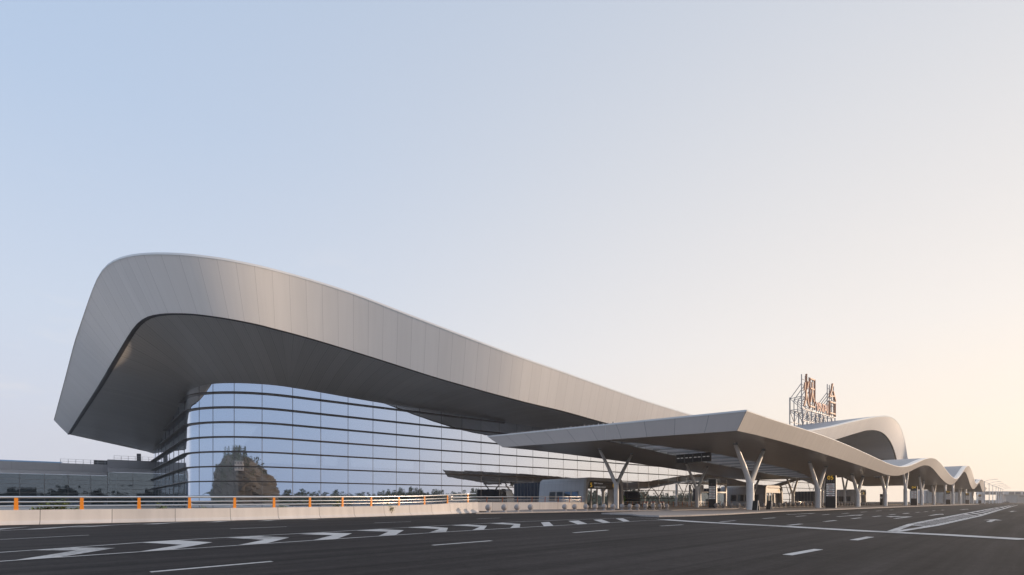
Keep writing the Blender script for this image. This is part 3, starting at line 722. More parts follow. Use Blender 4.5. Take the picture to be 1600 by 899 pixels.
# slanted end and rear fascia
endT = [csurf(0, j, ET, bT, sT, zt_) for j in range(NB + 1)]; endB = [csurf(0, j, EB, bB, sB, zb_) for j in range(NB + 1)]
ln_ = (Vector(endT[0]) - Vector(endT[-1])).length
b = MB(); b.quadgrid([endT, endB], [[(j / NB * ln_, 0) for j in range(NB + 1)], [(j / NB * ln_, 2) for j in range(NB + 1)]]); b.build('canopy_end_fascia', 'canopy_end', canopy)
dn = Vector((-DC[0], -DC[1], 0))
b = MB(); b.quadgrid([[tuple(Vector(p) + dn * .03 + Vector((0, 0, -.06))) for p in endT], [tuple(Vector(p) + dn * .03 + Vector((0, 0, .14))) for p in endT], [tuple(Vector(p) - dn * .6 + Vector((0, 0, .16))) for p in endT]], flip=True)
b.build('canopy_end_trim', 'white_trim', canopy)
b = MB(); b.quadgrid([[soff[NB][i] for i in range(nS)], [skin[NB][i] for i in range(nS)]], [[(ss[i], 0) for i in range(nS)], [(ss[i], 2) for i in range(nS)]], flip=True); b.build('canopy_rear_fascia', 'canopy_end', canopy)
b = MB(); b.quadgrid([[soff[j][nS - 1] for j in range(NB + 1)], [skin[j][nS - 1] for j in range(NB + 1)]]); b.build('canopy_far_fascia', 'canopy_end', canopy)
for k in range(26):                                    # little guards along the end's top edge
    t = .42 + k * .019; p = Vector(endT[0]).lerp(Vector(endT[-1]), t) - dn * .5
    b = MB(); b.box((p.x, p.y, p.z + .28), .10, .10, .12 + .12 * (k % 3 == 0), DC); b.build('snow_guard', 'interior', canopy)
# skylights: a rim and louvre blades across each lens
for c_, hl, bc, hw in lenses:
    n = int(2 * hl / 2.6); sk = MB(); pa, pb = [], []
    for k in range(41):
        s = c_ - hl + 2 * hl * k / 40; w = hw * (1 - ((s - c_) / hl) ** 2)
        pa.append((s, bc + w)); pb.append((s, bc - w))
    ring = pa + pb[::-1]
    def lift(s, bb):
        s = max(s, S0); t = (bb + EB) / (EB + bB); w = max(0.0, 1 - (s - S0) / 60.0) ** 1.5; tt = min(max(t, 0), 1)
        p = cp(s + (sB - S0) * w * tt, -bb); return p, zbot(s) + .9 * tt * max(0.0, 1 - (s - S0) / 90.0), ztop(s) + .9 * tt * max(0.0, 1 - (s - S0) / 90.0)
    lo, hi = [], []
    for s, bb in ring + [ring[0]]:
        p, z0, z1 = lift(s, bb); lo.append((p[0], p[1], z0 - .03)); hi.append((p[0], p[1], z1 + .1))
    sk.quadgrid([lo, hi]); ring_o = sk.build('skylight', 'white_trim', canopy)
    for k in range(1, n):
        s = c_ - hl + 2 * hl * k / n; w = hw * (1 - ((s - c_) / hl) ** 2)
        if w < .35: continue
        q0, a0, a1 = lift(s, bc - w); q1, b0_, b1 = lift(s + .2, bc + w); q2, e0_, e1 = lift(s + 1.1, bc - w); q3, f0, f1 = lift(s + 1.3, bc + w)
        bl = MB()
        bl.quadgrid([[(q0[0], q0[1], a0 + .15), (q1[0], q1[1], b0_ + .15)], [(q2[0], q2[1], e1 - .05), (q3[0], q3[1], f1 - .05)]])
        bl.bar((q0[0], q0[1], a0 + .12), (q1[0], q1[1], b0_ + .12), .10, .2)
        o = bl.build('louvre_blade', 'louvre' if k % 2 else 'steel', ring_o); sm_ = o.modifiers.new('thick', 'SOLIDIFY'); sm_.thickness = .06
# forked columns
def y_column(s, e, sp=4.6, r=.50, fork=None, lean=0.0):
    p = cp(s, e)
    def soff_z(s_, e_):
        t = min(max((EB - e_) / (EB + bB), 0), 1); return zbot(max(s_, S0)) + .9 * t * max(0.0, 1 - (max(s_, S0) - S0) / 90.0)
    zl, zr = soff_z(s - sp, e), soff_z(s + sp, e)
    zf = fork if fork else min(zl, zr) * .425
    b = MB(); b.lathe((p[0], p[1], 0), [(r * 1.0, .1), (r, .3), (r, zf * .9), (r * 1.02, zf), (r * .75, zf + .35), (0.01, zf + .5)], 20)
    tr = b.build('support_column', 'white_steel', canopy, smooth=True)
    for sg, z in ((-1, zl), (1, zr)):
        q = cp(s + sg * sp, e)
        b = MB(); b.tube([(p[0], p[1], zf - .15), (p[0] + (q[0] - p[0]) * .5, p[1] + (q[1] - p[1]) * .5, zf + (z - zf) * .5), (q[0], q[1], z - .25), (q[0] + (q[0] - p[0]) * .04, q[1] + (q[1] - p[1]) * .04, z + .15)], [r * .74, r * .68, r * .5, r * .4], 16)
        b.build('branch', 'white_steel', tr, smooth=True)
        b = MB(); b.tube([(q[0], q[1], z - .30), (q[0], q[1], z + .05)], r * .62, 14); b.build('bracket', 'steel', tr, smooth=True)
front_u = [1172, 1278, 1340, 1383, 1414.8, 1440, 1459, 1477, 1489, 1500, 1509, 1520, 1527]
for u in front_u:
    s_ = on_line(C0, DC, u)[0]; y_column(s_, 0, sp=4.8)
BI = 19.0
for u in (963, 1089, 1176, 1239, 1285, 1320, 1352):
    s_ = on_line(C0 - NC * BI, DC, u)[0]
    if s_ < 160: y_column(s_, -min(BI, back_at(s_, bB) - 1.2), sp=4.4, r=.40)

# ================================================================== ENTRANCE VESTIBULES
VD, VWID, VHT = 12.5, 9.6, 5.55
def vestibule(s, label, txt):
    p = AV + DG * s + NG * VD; o = thing('entrance_vestibule', (p[0], p[1], .12), label, 'entrance', 'entrance boxes along the terminal front')
    def q(x, y, z): w = p + DG * x - NG * y; return (w[0], w[1], z)       # x along the front, y towards the terminal
    # side walls lean out a little towards the floor; the roof edge is rounded
    def section(k): return [(-.55, .12), (-.15, VHT - .9), (.05, VHT - .3), (.6, VHT), (VWID - .6, VHT), (VWID - .05, VHT - .3), (VWID + .15, VHT - .9), (VWID + .55, .12)]
    sec = section(0); acc = [0]
    for a, c in zip(sec, sec[1:]): acc.append(acc[-1] + math.hypot(c[0] - a[0], c[1] - a[1]))
    b = MB(); rows = [[q(x, y, z) for x, z in sec] for y in (.5, VD - .05)]; b.quadgrid(rows, [[(a, y) for a in acc] for y in (0, VD)], flip=True)
    sh = b.build('shell', 'vest', o)
    ins = [(x + (.5 if x < VWID / 2 else -.5), z if z < .2 else z - .62) for x, z in sec]
    ins[3] = (.75, VHT - .62); ins[4] = (VWID - .75, VHT - .62)
    b = MB(); b.quadgrid([[q(x, 0, z) for x, z in sec], [q(x, 0, z) for x, z in ins], [q(x, .9, z) for x, z in ins]], flip=False)
    b.quadgrid([[q(x, 0, z + (.004 if z > 1 else 0)) for x, z in sec], [q(x, .52, z + (.004 if z > 1 else 0)) for x, z in sec]], flip=True)
    b.build('portal_frame', 'vest_frame', o)
    zs = VHT - 1.35
    b = MB(); c_ = q(VWID / 2, .35, zs); b.box(c_, VWID - 1.0, .25, 1.25, DG); sg = b.build('sign_board', 'black', o)
    def txm(name, body, size, m, x, dz, al='CENTER'):
        text_mesh(name, body, size, m, sg, q(x, .215, zs + dz), (DG[0], DG[1], 0), align=al)
    if txt:
        txm('gate_number', txt, 1.1, 'yellow', 1.35, 0); txm('gate_number', '05', 1.0, 'yellow', VWID - 1.9, 0)
        txm('lettering', '国内  Domestic', .36, 'white_text', 2.1, .34, 'LEFT'); txm('lettering', '国际 International Departures', .30, 'grey_text', 2.1, -.02, 'LEFT'); txm('lettering', '出发 港澳台 出发大厅', .34, 'white_text', 2.1, -.36, 'LEFT')
    else:
        txm('gate_number', '04', .9, 'yellow', VWID - 1.6, 0)
    dz0 = zs - .63
    b = MB(); x0, x1 = .55, VWID * .70; b.quadgrid([[q(x0, 1.0, .13), q(x1, 1.0, .13)], [q(x0, 1.0, dz0), q(x1, 1.0, dz0)]], [[(0, 0), (5, 0)], [(0, 3), (5, 3)]]); b.build('glass_door', 'glass', o)
    for k in range(5):
        x = x0 + (x1 - x0) * k / 4; b = MB(); b.box(q(x, .93, (dz0 + .13) / 2), .28, .16, dz0 - .13, DG); b.build('door_post', 'vest_frame', o)
    b = MB(); b.box(q((x1 + VWID - .55) / 2 + .05, 1.1, (dz0 + .13) / 2), VWID - .65 - x1, .2, dz0 - .13, DG); b.build('side_panel', 'vest', o)
    # side windows in the wall facing left
    for k in range(4):
        y0 = 1.7 + k * 2.0; a = Vector(q(-.30, 0, 0)) - Vector(q(0, 0, 0))
        def w(y, z): x = -.55 + .40 * (z - .12) / (VHT - 1.02) - .02; return q(x, y, z)
        b = MB(); b.quadgrid([[w(y0, 1.35), w(y0 + 1.7, 1.35)], [w(y0, 3.1), w(y0 + 1.7, 3.1)]], flip=True); wi = b.build('side_window', 'glass_dark', o)
        b = MB()
        for c0_, c1_ in (((y0, 1.35), (y0, 3.1)), ((y0 + 1.7, 1.35), (y0 + 1.7, 3.1)), ((y0, 3.1), (y0 + 1.7, 3.1)), ((y0, 1.35), (y0 + 1.7, 1.35))): b.bar(w(*c0_), w(*c1_), .12, .1)
        b.build('window_frame', 'vest_frame', wi)
    b = MB(); b.poly([q(0, .9, .16), q(VWID, .9, .16), q(VWID, VD - .1, .16), q(0, VD - .1, .16)]); b.build('vestibule_floor', 'interior', o)
    LL = VD + 9.0                                      # darker glazed lobby behind the box
    cs = [(.5, .1), (.5, VHT - .5), (VWID - .5, VHT - .5), (VWID - .5, .1)]
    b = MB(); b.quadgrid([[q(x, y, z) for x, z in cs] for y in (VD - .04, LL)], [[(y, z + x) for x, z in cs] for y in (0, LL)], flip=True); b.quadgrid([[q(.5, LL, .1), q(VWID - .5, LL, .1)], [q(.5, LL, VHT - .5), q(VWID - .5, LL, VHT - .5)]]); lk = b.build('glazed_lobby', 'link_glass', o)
    for k in range(9):
        y = VD + .2 + (LL - VD - .4) * k / 8; b = MB()
        for c0_, c1_ in zip(cs, cs[1:]): b.bar(q(c0_[0], y, c0_[1]), q(c1_[0], y, c1_[1]), .14)
        b.build('lobby_frame', 'mullion', lk)
    b = MB(); b.quadgrid([[q(.6, LL - .3, .1), q(VWID - .6, LL - .3, .1)], [q(.6, LL - .3, VHT - .6), q(VWID - .6, LL - .3, VHT - .6)]]); b.build('inner_wall', 'interior_dark', o)
    return o
sv = on_line(AV + NG * VD, DG, 917)[0]
vestibule(sv, 'grey entrance box with black 05 sign behind the nearest inner column', '5')
sv2 = on_line(AV + NG * VD, DG, 1197)[0]
vestibule(sv2, 'grey entrance box with pale leaning portal seen to the right of the front column', '')
vestibule(2 * sv2 - sv, 'farthest grey entrance box seen between columns right of the 05 totem', '')

# ================================================================== ROOFTOP SIGN
YS = 250.0
pS = np.array([kx(1254) * YS, YS]); zS = 1.25 + 28.25 * SC
sgn = thing('rooftop_sign', (pS[0], pS[1], zS), 'steel truss on the roof carrying orange Chinese characters and small red capitals', 'sign')
def sq(x, y, z): w = pS + (DG * x - NG * y) * SC; return (w[0], w[1], zS + z * SC)     # x along the sign, y to the back
fr_ = MB(); T = .4
Wd = 30.0; yb = 4.2; DK = 4.4                          # deck of the truss
xs = np.linspace(0, Wd, 9)
for x in xs:
    fr_.bar(sq(x, 0, -4), sq(x, 0, DK), T); fr_.bar(sq(x, yb, -4), sq(x, yb, DK if x > 1 else 9.0), T)
    fr_.bar(sq(x, 0, DK), sq(x, yb, DK), T * .7); fr_.bar(sq(x, 0, .3), sq(x, yb, DK - .2), T * .7)
for z in (.3, DK): fr_.bar(sq(0, 0, z), sq(Wd, 0, z), T * .8); fr_.bar(sq(0, yb, z), sq(Wd, yb, z), T * .8)
for i, (a, c) in enumerate(zip(xs, xs[1:])): fr_.bar(sq(a, 0, DK if i % 2 else .3), sq(c, 0, .3 if i % 2 else DK), T * .7); fr_.bar(sq(a, yb, .3 if i % 2 else DK), sq(c, yb, DK if i % 2 else .3), T * .7)
for x0, x1 in ((.3, 9.8), (23.6, 29.8)):               # posts and stays behind each big character
    for x in np.linspace(x0, x1, 4):
        fr_.bar(sq(x, .45, DK), sq(x, .45, 16.6), T * .8); fr_.bar(sq(x, .45, 13.5), sq(x, yb, 8.6), T * .7); fr_.bar(sq(x, yb, DK), sq(x, yb, 8.6), T * .7); fr_.bar(sq(x, yb, 8.6), sq(x, .45, 8.9), T * .7); fr_.bar(sq(x, yb, 8.6), sq(x, .45, DK), T * .6)
    for z in np.arange(DK + .6, 16.6, 2.0): fr_.bar(sq(x0, .45, z), sq(x1, .45, z), T * .5)
fr_.build('truss_frame', 'truss', sgn)
def strokes(name, segs, x0, z0, w, h, m, wd):
    """brush strokes as raised bars: segs are polylines in 0..1 character space"""
    mb = MB()
    for seg in segs:
        for a, c in zip(seg, seg[1:]):
            A_ = Vector(sq(x0 + a[0] * w, -.25, z0 + a[1] * h)); B_ = Vector(sq(x0 + c[0] * w, -.25, z0 + c[1] * h)); d = (B_ - A_).normalized() * wd * .4
            mb.bar(A_ - d, B_ + d, wd, .7)
    return mb.build(name, m, sgn)
yan = [[(.10, .72), (.05, .52)], [(.40, .78), (.30, .60)], [(.22, .98), (.22, .55), (.15, .25), (.02, .06)], [(.22, .45), (.32, .28), (.42, .10)],
       [(.52, .90), (.52, .04)], [(.52, .90), (.97, .90), (.97, .04)], [(.52, .10), (.97, .10)], [(.60, .62), (.90, .62)], [(.75, .80), (.74, .50), (.60, .24)], [(.75, .52), (.90, .26)]]
tai = [[(.55, .99), (.40, .78), (.16, .58), (.62, .62), (.80, .64)], [(.66, .76), (.80, .64), (.95, .50)], [(.16, .42), (.16, .02)], [(.16, .42), (.88, .42), (.88, .02)], [(.16, .08), (.88, .08)]]
strokes('large_character', yan, .4, DK + .3, 9.6, 12.3, 'sign_red', .66)
strokes('large_character', tai, 22.6, DK + .2, 7.4, 12.4, 'sign_red', .88)
for k, ch in enumerate('YANTAI'):
    text_mesh('small_letter', ch, 4.6 * SC, 'sign_dark', sgn, sq(11.9 + k * 1.95, -.3, DK + 2.0), (DG[0], DG[1], 0), depth=.2)

# ================================================================== LOW CONCOURSE AT THE LEFT
pL = GL[0] + DLg * 1.0
con = thing('concourse_wing', (pL[0], pL[1], 0), 'low glazed concourse with dark parapet reaching from the terminal to the left edge', 'concourse')
_, bx_, by_ = on_line(pL, DG, 168); PB = np.array([bx_, by_])
def con_block(P, Q, ztop_, zband, zglass, depth, posts):
    d = unit(*(Q - P)); n_ = np.array([d[1], -d[0]]); ln = np.hypot(*(Q - P))
    def q(x, y, z): w = P + d * x - n_ * y; return (w[0], w[1], z)
    b = MB(); b.quadgrid([[q(0, -.9, zband), q(ln, -.9, zband)], [q(0, -1.3, ztop_), q(ln, -1.3, ztop_)], [q(0, depth, ztop_), q(ln, depth, ztop_)]], [[(0, 0), (ln, 0)], [(0, 2), (ln, 2)], [(0, 20), (ln, 20)]])
    b.quadgrid([[q(0, depth, zband), q(0, -.9, zband)], [q(0, depth, ztop_), q(0, -1.3, ztop_)]])
    pr = b.build('parapet', 'parapet', con)
    b = MB(); b.quadgrid([[q(-.0, -.15, zglass), q(ln, -.15, zglass)], [q(0, -.75, zband - .05), q(ln, -.75, zband - .05)], [q(0, -.9, zband), q(ln, -.9, zband)]]); b.build('pale_band', 'band', con)
    b = MB(); b.quadgrid([[q(0, 0, -.5), q(ln, 0, -.5)], [q(0, 0, zglass), q(ln, 0, zglass)]], [[(0, 0), (ln, 0)], [(0, 8), (ln, 8)]])
    b.quadgrid([[q(0, depth, -.5), q(0, 0, -.5)], [q(0, depth, zglass), q(0, 0, zglass)]], [[(0, 0), (ln, 0)], [(0, 8), (ln, 8)]])
    g = b.build('concourse_glass', 'glass_dark', con)
    k = int(ln / 5.0)
    for i in range(k + 1):
        b = MB(); b.box(q(ln * i / k, -.05, zglass / 2 - .25), .12, .12, zglass + .5, d); b.build('mullion', 'mullion', g)
    for z in (1.2, 2.5, 3.8, 5.1, 6.4, 7.7):
        if z < zglass: b = MB(); b.box(q(ln / 2, -.05, z), ln, .10, .10, d); b.build('transom', 'mullion', g)
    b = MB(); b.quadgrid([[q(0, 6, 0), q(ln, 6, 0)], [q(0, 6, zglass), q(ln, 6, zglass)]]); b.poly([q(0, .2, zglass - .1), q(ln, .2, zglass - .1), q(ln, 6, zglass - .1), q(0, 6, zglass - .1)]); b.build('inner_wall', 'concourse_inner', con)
    for x, w_ in posts:
        b = MB(); b.box(q(x, 2.5, zglass / 2), w_, 1.2, zglass, d); b.build('inner_core', 'interior', con)
    return q, ln
qB, lnB = con_block(PB, pL + DG * 1, zat(718.5, PB[1]), zat(731.5, PB[1]), zat(737.5, PB[1]), 24, [(1.2, 1.8)])
PA1 = PB - NG * 5 + DG * 1.0; PA0 = np.array([kx(-150) * 88, 88.0])
PA0 = PA1 - DG * 92
qA, lnA = con_block(PA0, PA1, zat(727, PA1[1]), zat(738.5, PA1[1]), zat(743.5, PA1[1]), 24, [(60, 7), (27, 4)])
print('concourse', PB, pix((*PB, 0)), 'PA0', pix((*PA0, 5)))
zA = zat(727, PA1[1]); zB = zat(718.5, PB[1])
b = MB(); x0, x1 = 0, lnA - 12; b.quadgrid([[qA(x0, 3, zA), qA(x1, 3, zA)], [qA(x0, 3.5, zA + .8), qA(x1, 3.5, zA + .6)], [qA(x0, 9, zA + 1.0), qA(x1, 9, zA + .7)]]); b.build('roof_light', 'blue_glass', con)
for q_, xa, xb, z in ((qA, lnA - 12, lnA, zA), (qB, 1.5, lnB - 1, zB)):
    b = MB()
    for x in np.arange(xa, xb + .1, 1.7): b.bar(q_(x, 1.2, z), q_(x, 1.2, z + 1.4), .08)
    for dz in (.7, 1.4): b.bar(q_(xa, 1.2, z + dz), q_(xb, 1.2, z + dz), .07)
    b.build('roof_railing', 'steel', con)
b = MB(); b.box(qA(lnA - 2.2, 2.5, zA + .7), 4.6, 2, 1.6, DG); b.build('roof_vent', 'interior_dark', con)
b = MB(); b.box(qB(lnB * .62, 2.5, zB + 1.2), 1.1, 1.1, 2.5, DG); b.build('roof_chimney', 'interior_dark', con)

# ================================================================== CONCRETE BARRIER WITH RAIL
bar_px = [(-70, 823.2, 798.5), (0, 821, 797.4), (100, 818.9, 796.4), (200, 816.8, 795.5), (300, 814.8, 794.7), (400, 812.5, 793.6), (500, 809.9, 792.4), (600, 806.9, 791), (680, 804.2, 788.4), (715, 802.8, 786.4), (749, 801.3, 784.3)]
gbx = gp(297, 814.8)
barrier = thing('crash_barrier', (gbx.x, gbx.y, 0), 'long pale concrete barrier with orange posts and three steel rails at the left', 'barrier')
U = np.linspace(-70, 749, 90); BV = np.interp(U, [q[0] for q in bar_px], [q[1] for q in bar_px]); TV = np.interp(U, [q[0] for q in bar_px], [q[2] for q in bar_px])
BP = np.array([[gp(u, v).x, gp(u, v).y] for u, v in zip(U, smooth(BV, 2))]); BH = np.array([zat(v, p[1]) for v, p in zip(TV, BP)])
BH = smooth(BH, 2)
bt_ = np.gradient(BP, axis=0); bt_ /= np.hypot(bt_[:, 0], bt_[:, 1])[:, None]; bn = np.c_[-bt_[:, 1], bt_[:, 0]]      # away from the road
ba = np.r_[0, np.cumsum(np.hypot(*np.diff(BP, axis=0).T))]
pr = [(-.02, 0), (0, .07), (.05, .09), (.17, .26), (.24, 1.0), (.46, 1.0), (.46, 0)]
rows = [[(BP[i][0] + bn[i][0] * o_, BP[i][1] + bn[i][1] * o_, BH[i] * z_ - (.03 if z_ == 0 else 0)) for i in range(len(U))] for o_, z_ in pr]
b = MB(); b.quadgrid(rows, [[(ba[i], z_) for i in range(len(U))] for o_, z_ in pr]); e = len(U) - 1
b.poly([r[e] for r in rows]); b.build('concrete_wall', 'concrete', barrier)
def bpt(u, off=.35):
    i = np.interp(u, U, np.arange(len(U))); return samp(BP, i) + samp(bn, i) * off, samp(BH, i), samp(bt_, i)
rail_v = [(-70, 776.8), (0, 776.6), (300, 776.4), (500, 776.3), (600, 775.9), (660, 775), (700, 773.6), (749, 771.2)]
def rail_z(u): p, h_, t_ = bpt(u); return zat(np.interp(u, [q[0] for q in rail_v], [q[1] for q in rail_v]), p[1])
for k, (fr_, rad) in enumerate(((1.0, .06), (.63, .04), (.32, .04))):
    pts = []
    for u in np.linspace(-70, 747, 60):
        p, h_, t_ = bpt(u); zr = rail_z(u); pts.append((p[0], p[1], h_ + (zr - h_) * fr_ - .02))
    b = MB(); b.tube(pts, rad, 8); b.build('rail', 'rail', barrier, smooth=True)
for u in [-45, 24, 127, 217, 297, 368.5, 431, 487.5, 539, 584, 627.5, 667.5, 703.5, 735]:
    p, h_, t_ = bpt(u); zr = rail_z(u); b = MB(); c_ = Vector((p[0], p[1], 0)); ax = Vector((t_[0], t_[1], 0)); ay = Vector((-t_[1], t_[0], 0))
    w0, w1, th = .09, .072, .05
    lo = [c_ + ax * a * w0 + ay * c * th + Vector((0, 0, h_ - .02)) for a, c in ((-1, -1), (1, -1), (1, 1), (-1, 1))]
    hi = [c_ + ax * a * w1 + ay * c * th + Vector((0, 0, zr - .05)) for a, c in ((-1, -1), (1, -1), (1, 1), (-1, 1))]
    b.quadgrid([[tuple(q) for q in lo + lo[:1]], [tuple(q) for q in hi + hi[:1]]]); b.poly([tuple(q) for q in hi]); b.build('post', 'orange', barrier)

# ramp wall behind the ball bollards, with its own rail
rw = [(700, 799.5), (760, 798.6), (830, 797.8), (880, 797.2), (913, 796.6)]
g0_ = gp(830, 797.8)
ramp_wall = thing('ramp_wall', (g0_.x, g0_.y, .12), 'brownish concrete ramp wall with orange rail posts behind the ball bollards', 'wall')
rp = [gp(u, v, .0) for u, v in rw]
def rpt(t):
    t = t * (len(rp) - 1); i = min(int(t), len(rp) - 2); return rp[i].lerp(rp[i + 1], t - i)
rows = [[], [], [], []]; uvr = [[], [], [], []]
for k in range(25):
    p = rpt(k / 24); h_ = zat(785.0, p.y); n_ = Vector((-NG[0], -NG[1], 0))
    for r_, q_ in zip(rows, (p, p + Vector((0, 0, h_)), p + n_ * .3 + Vector((0, 0, h_)), p + n_ * .3)): r_.append(tuple(q_))
    for j in range(4): uvr[j].append((k * .9, j))
b = MB(); b.quadgrid(rows, uvr); b.poly([r[-1] for r in rows]); b.build('concrete_wall', 'concrete', ramp_wall)
for vr, rad in ((776.6, .05), (780.6, .03), (783, .03)):
    b = MB(); b.tube([tuple(rpt(k / 24) + Vector((-NG[0] * .15, -NG[1] * .15, zat(vr, rpt(k / 24).y)))) for k in range(25)], rad, 8); b.build('rail', 'rail', ramp_wall, smooth=True)
for u in (761.5, 786, 809.5, 832, 852.5, 873, 891, 909):
    t = np.interp(u, [pix(rpt(k / 40))[0] for k in range(41)], np.arange(41) / 40); p = rpt(t) + Vector((-NG[0] * .15, -NG[1] * .15, 0))
    b = MB(); z0 = zat(785.2, p.y); b.bar((p.x, p.y, z0 - .02), (p.x + .06, p.y, zat(776.8, p.y)), .13, .08); b.build('post', 'orange_dull', ramp_wall)

# white framed glazed porch left of the second entrance box
ps = on_line(AV + NG * 7, DG, 1094)[0]; pe = on_line(AV + NG * 7, DG, 1134)[0]
p0_ = AV + DG * ps + NG * 7
porch = thing('glazed_porch', (p0_[0], p0_[1], .12), 'white steel framed glazed porch behind the inner totem', 'porch')
def pq(x, y, z): w = p0_ + DG * x - NG * y; return (w[0], w[1], z)
lnp = pe - ps
for t in (0, .5, 1):
    for y in (0, 6.5):
        b = MB(); b.box(pq(lnp * t, y, 2.9), .42, .42, 5.6, DG); b.build('porch_post', 'white_steel', porch)
for z in (3.6, 5.7):
    b = MB(); b.box(pq(lnp / 2, 0, z), lnp + .4, .4, .34, DG); b.build('porch_beam', 'white_steel', porch)
b = MB(); b.box(pq(lnp / 2, 3.2, 5.95), lnp + 1.2, 7.6, .16, DG); b.build('porch_roof', 'vest_frame', porch)
for k in range(2):
    b = MB(); b.quadgrid([[pq(lnp * (.5 * k + .04), .1, .14), pq(lnp * (.5 * k + .46), .1, .14)], [pq(lnp * (.5 * k + .04), .1, 3.4), pq(lnp * (.5 * k + .46), .1, 3.4)]], [[(0, 0), (3, 0)], [(0, 3), (3, 3)]]); b.build('porch_glass', 'glass_dark', porch)
# pedestrian railings between the entrances
def railing(pa, pb, label, n, hgt=1.15):
    pa, pb = np.array(pa), np.array(pb); o = thing('pedestrian_railing', (*((pa + pb) / 2), .12), label, 'railing', 'orange railings by the entrances')
    for z in (hgt, hgt * .72, .35):
        b = MB(); b.tube([(*pa, .12 + z), (*pb, .12 + z)], .035, 6); b.build('rail', 'rail', o, smooth=True)
    for k in range(n + 1):
        p = pa + (pb - pa) * k / n; b = MB(); b.bar((*p, .1), (*p, .12 + hgt), .10, .06); b.build('post', 'orange_dull', o)
def vp_(s, y): return AV + DG * s + NG * y
railing(vp_(sv + VWID + 1.2, VD - 3.5), vp_(sv + VWID + 14, VD - 3.5), 'orange post railing just right of the 05 entrance box', 8)
railing(vp_(sv + VWID + 16, VD - 2), vp_(sv2 - 14, VD - 2), 'long orange railing between the two nearer entrance boxes', 16)
railing(vp_(sv2 + VWID + 1.2, VD - 2), vp_(sv2 + VWID + 30, VD - 2), 'orange railing right of the second entrance box', 14)

# ================================================================== BALL BOLLARDS
ORD = 'first second third fourth fifth sixth seventh eighth ninth tenth eleventh twelfth thirteenth fourteenth fifteenth sixteenth seventeenth eighteenth nineteenth twentieth'.split()
def ordn(i):
    if i <= 20: return ORD[i - 1]
    tens = {2: 'twenty', 3: 'thirty', 4: 'forty', 5: 'fifty'}[i // 10]
    return (tens + '-' + ORD[i % 10 - 1]) if i % 10 else {30: 'thirtieth', 40: 'fortieth', 50: 'fiftieth'}[i]
def make_bollard():
    o = thing('ball_bollard', (0, 0, 0), 'x', 'bollard')
    b = MB(); b.lathe((0, 0, 0), [(.30, 0), (.30, .07), (.24, .12), (.16, .17), (.15, .22)], 18); b.build('base', 'stone', o, smooth=True)
    b = MB(); b.lathe((0, 0, .55), [(.365 * math.sin(a), -.365 * math.cos(a)) for a in np.linspace(.02, math.pi - .001, 14)], 20); b.build('ball', 'stone', o, smooth=True)
    return o
proto = make_bollard(); used = False
def put_bollard(p, label, group, sc=1.0):
    global used
    o = proto if not used else copy_tree(proto); used = True
    o.location = (p[0], p[1], .12); o['label'] = label; o['group'] = group; o.scale = (sc, sc, sc)
row1 = [763, 788, 808, 829, 882.4, 898, 915.5, 930, 944, 957.7, 972, 984, 996, 1008.5, 1020.7, 1031, 1041.6]
for i, u in enumerate(row1):
    v = np.interp(u, [q[0] for q in bol1], [q[1] for q in bol1]) - 2.2
    p = gp(u, v, .12)
    if i < 4: lb = '%s ball bollard from the left, pale granite, before the ramp wall' % ordn(i + 1)
    else: lb = '%s granite ball bollard from the left in the kerb row by the 05 entrance' % ordn(i - 3)
    put_bollard(p, lb, 'ball bollards along the near kerb', .92)
s_a, s_b = on_line(C0 - NC * 8.4, DC, 1119)[0], on_line(C0 - NC * 8.4, DC, 1382)[0]
nb2 = 46
for i in range(nb2):
    s_ = s_a + (s_b - s_a) * i / (nb2 - 1); put_bollard(cp(s_, -8.4), '%s shaded ball bollard from the left in the long row under the canopy' % ordn(i + 1), 'ball bollards in the long row under the canopy', 1.0)

# ================================================================== TOTEM SIGNS
def totem(u, e, width, hgt, label, num, lines=7):
    s_ = on_line(C0 + NC * e, DC, u)[0]; p = cp(s_, e); o = thing('totem_sign', (p[0], p[1], .12), label, 'sign', 'black lane totems along the canopy')
    fx, fy = -DC, NC                                    # face towards the oncoming lane
    X = Vector((NC[0], NC[1], 0)); N_ = Vector((-DC[0], -DC[1], 0)); c_ = Vector((p[0], p[1], .12))
    rounded_box('pillar', (p[0], p[1], .12 + hgt / 2), width, .32, hgt, 'black', o, ax=NC, bev=.02)
    q = c_ + X * (width / 2 + .03) + Vector((0, 0, hgt / 2)); b = MB(); b.box(tuple(q), .06, .34, hgt, NC); b.build('sunlit_cheek', 'white_trim', o)  # pale strip paints in the sunlit side of the pillar
    def f(x, z): return c_ + X * x + N_ * .168 + Vector((0, 0, z))
    if num: text_mesh('number', num, width * .62, 'yellow', o, f(0, hgt * .93), X)
    for k in range(2):
        for j in range(4):
            b = MB(); b.box(tuple(f(-width * .33 + j * width * .22, hgt * (.855 - .045 * k))), width * .12, .01, hgt * .012, NC); b.build('dim_mark', 'grey_text', o)
    for k in range(lines):
        zc = hgt * (.735 - k * .058); b = MB(); b.box(tuple(f(0, zc)), width * .82, .012, hgt * .038, NC); pl = b.build('name_plate', 'white_text', o)
        b = MB(); b.box(tuple(f(-.05 + .1 * (k % 3), zc) + N_ * .012), width * .42, .006, hgt * .012, NC); b.build('plate_text', 'grey_text' if k % 2 else 'red', pl)
    return o
totem(1298.0, 2.2, 1.55, 5.75, 'tall black totem with yellow 05 and white name plates by the front kerb', '05')
totem(1428, 2.0, 1.55, 5.75, 'black totem with yellow 04 standing between forked columns', '04')
totem(1481.5, 2.0, 1.5, 5.6, 'black totem at the second low point of the wavy canopy', '03')
totem(1511.5, 2.0, 1.5, 5.6, 'black totem past the highest wave of the canopy', '02')
totem(1531, 2.0, 1.5, 5.6, 'last black totem near the far end of the canopy', '01')
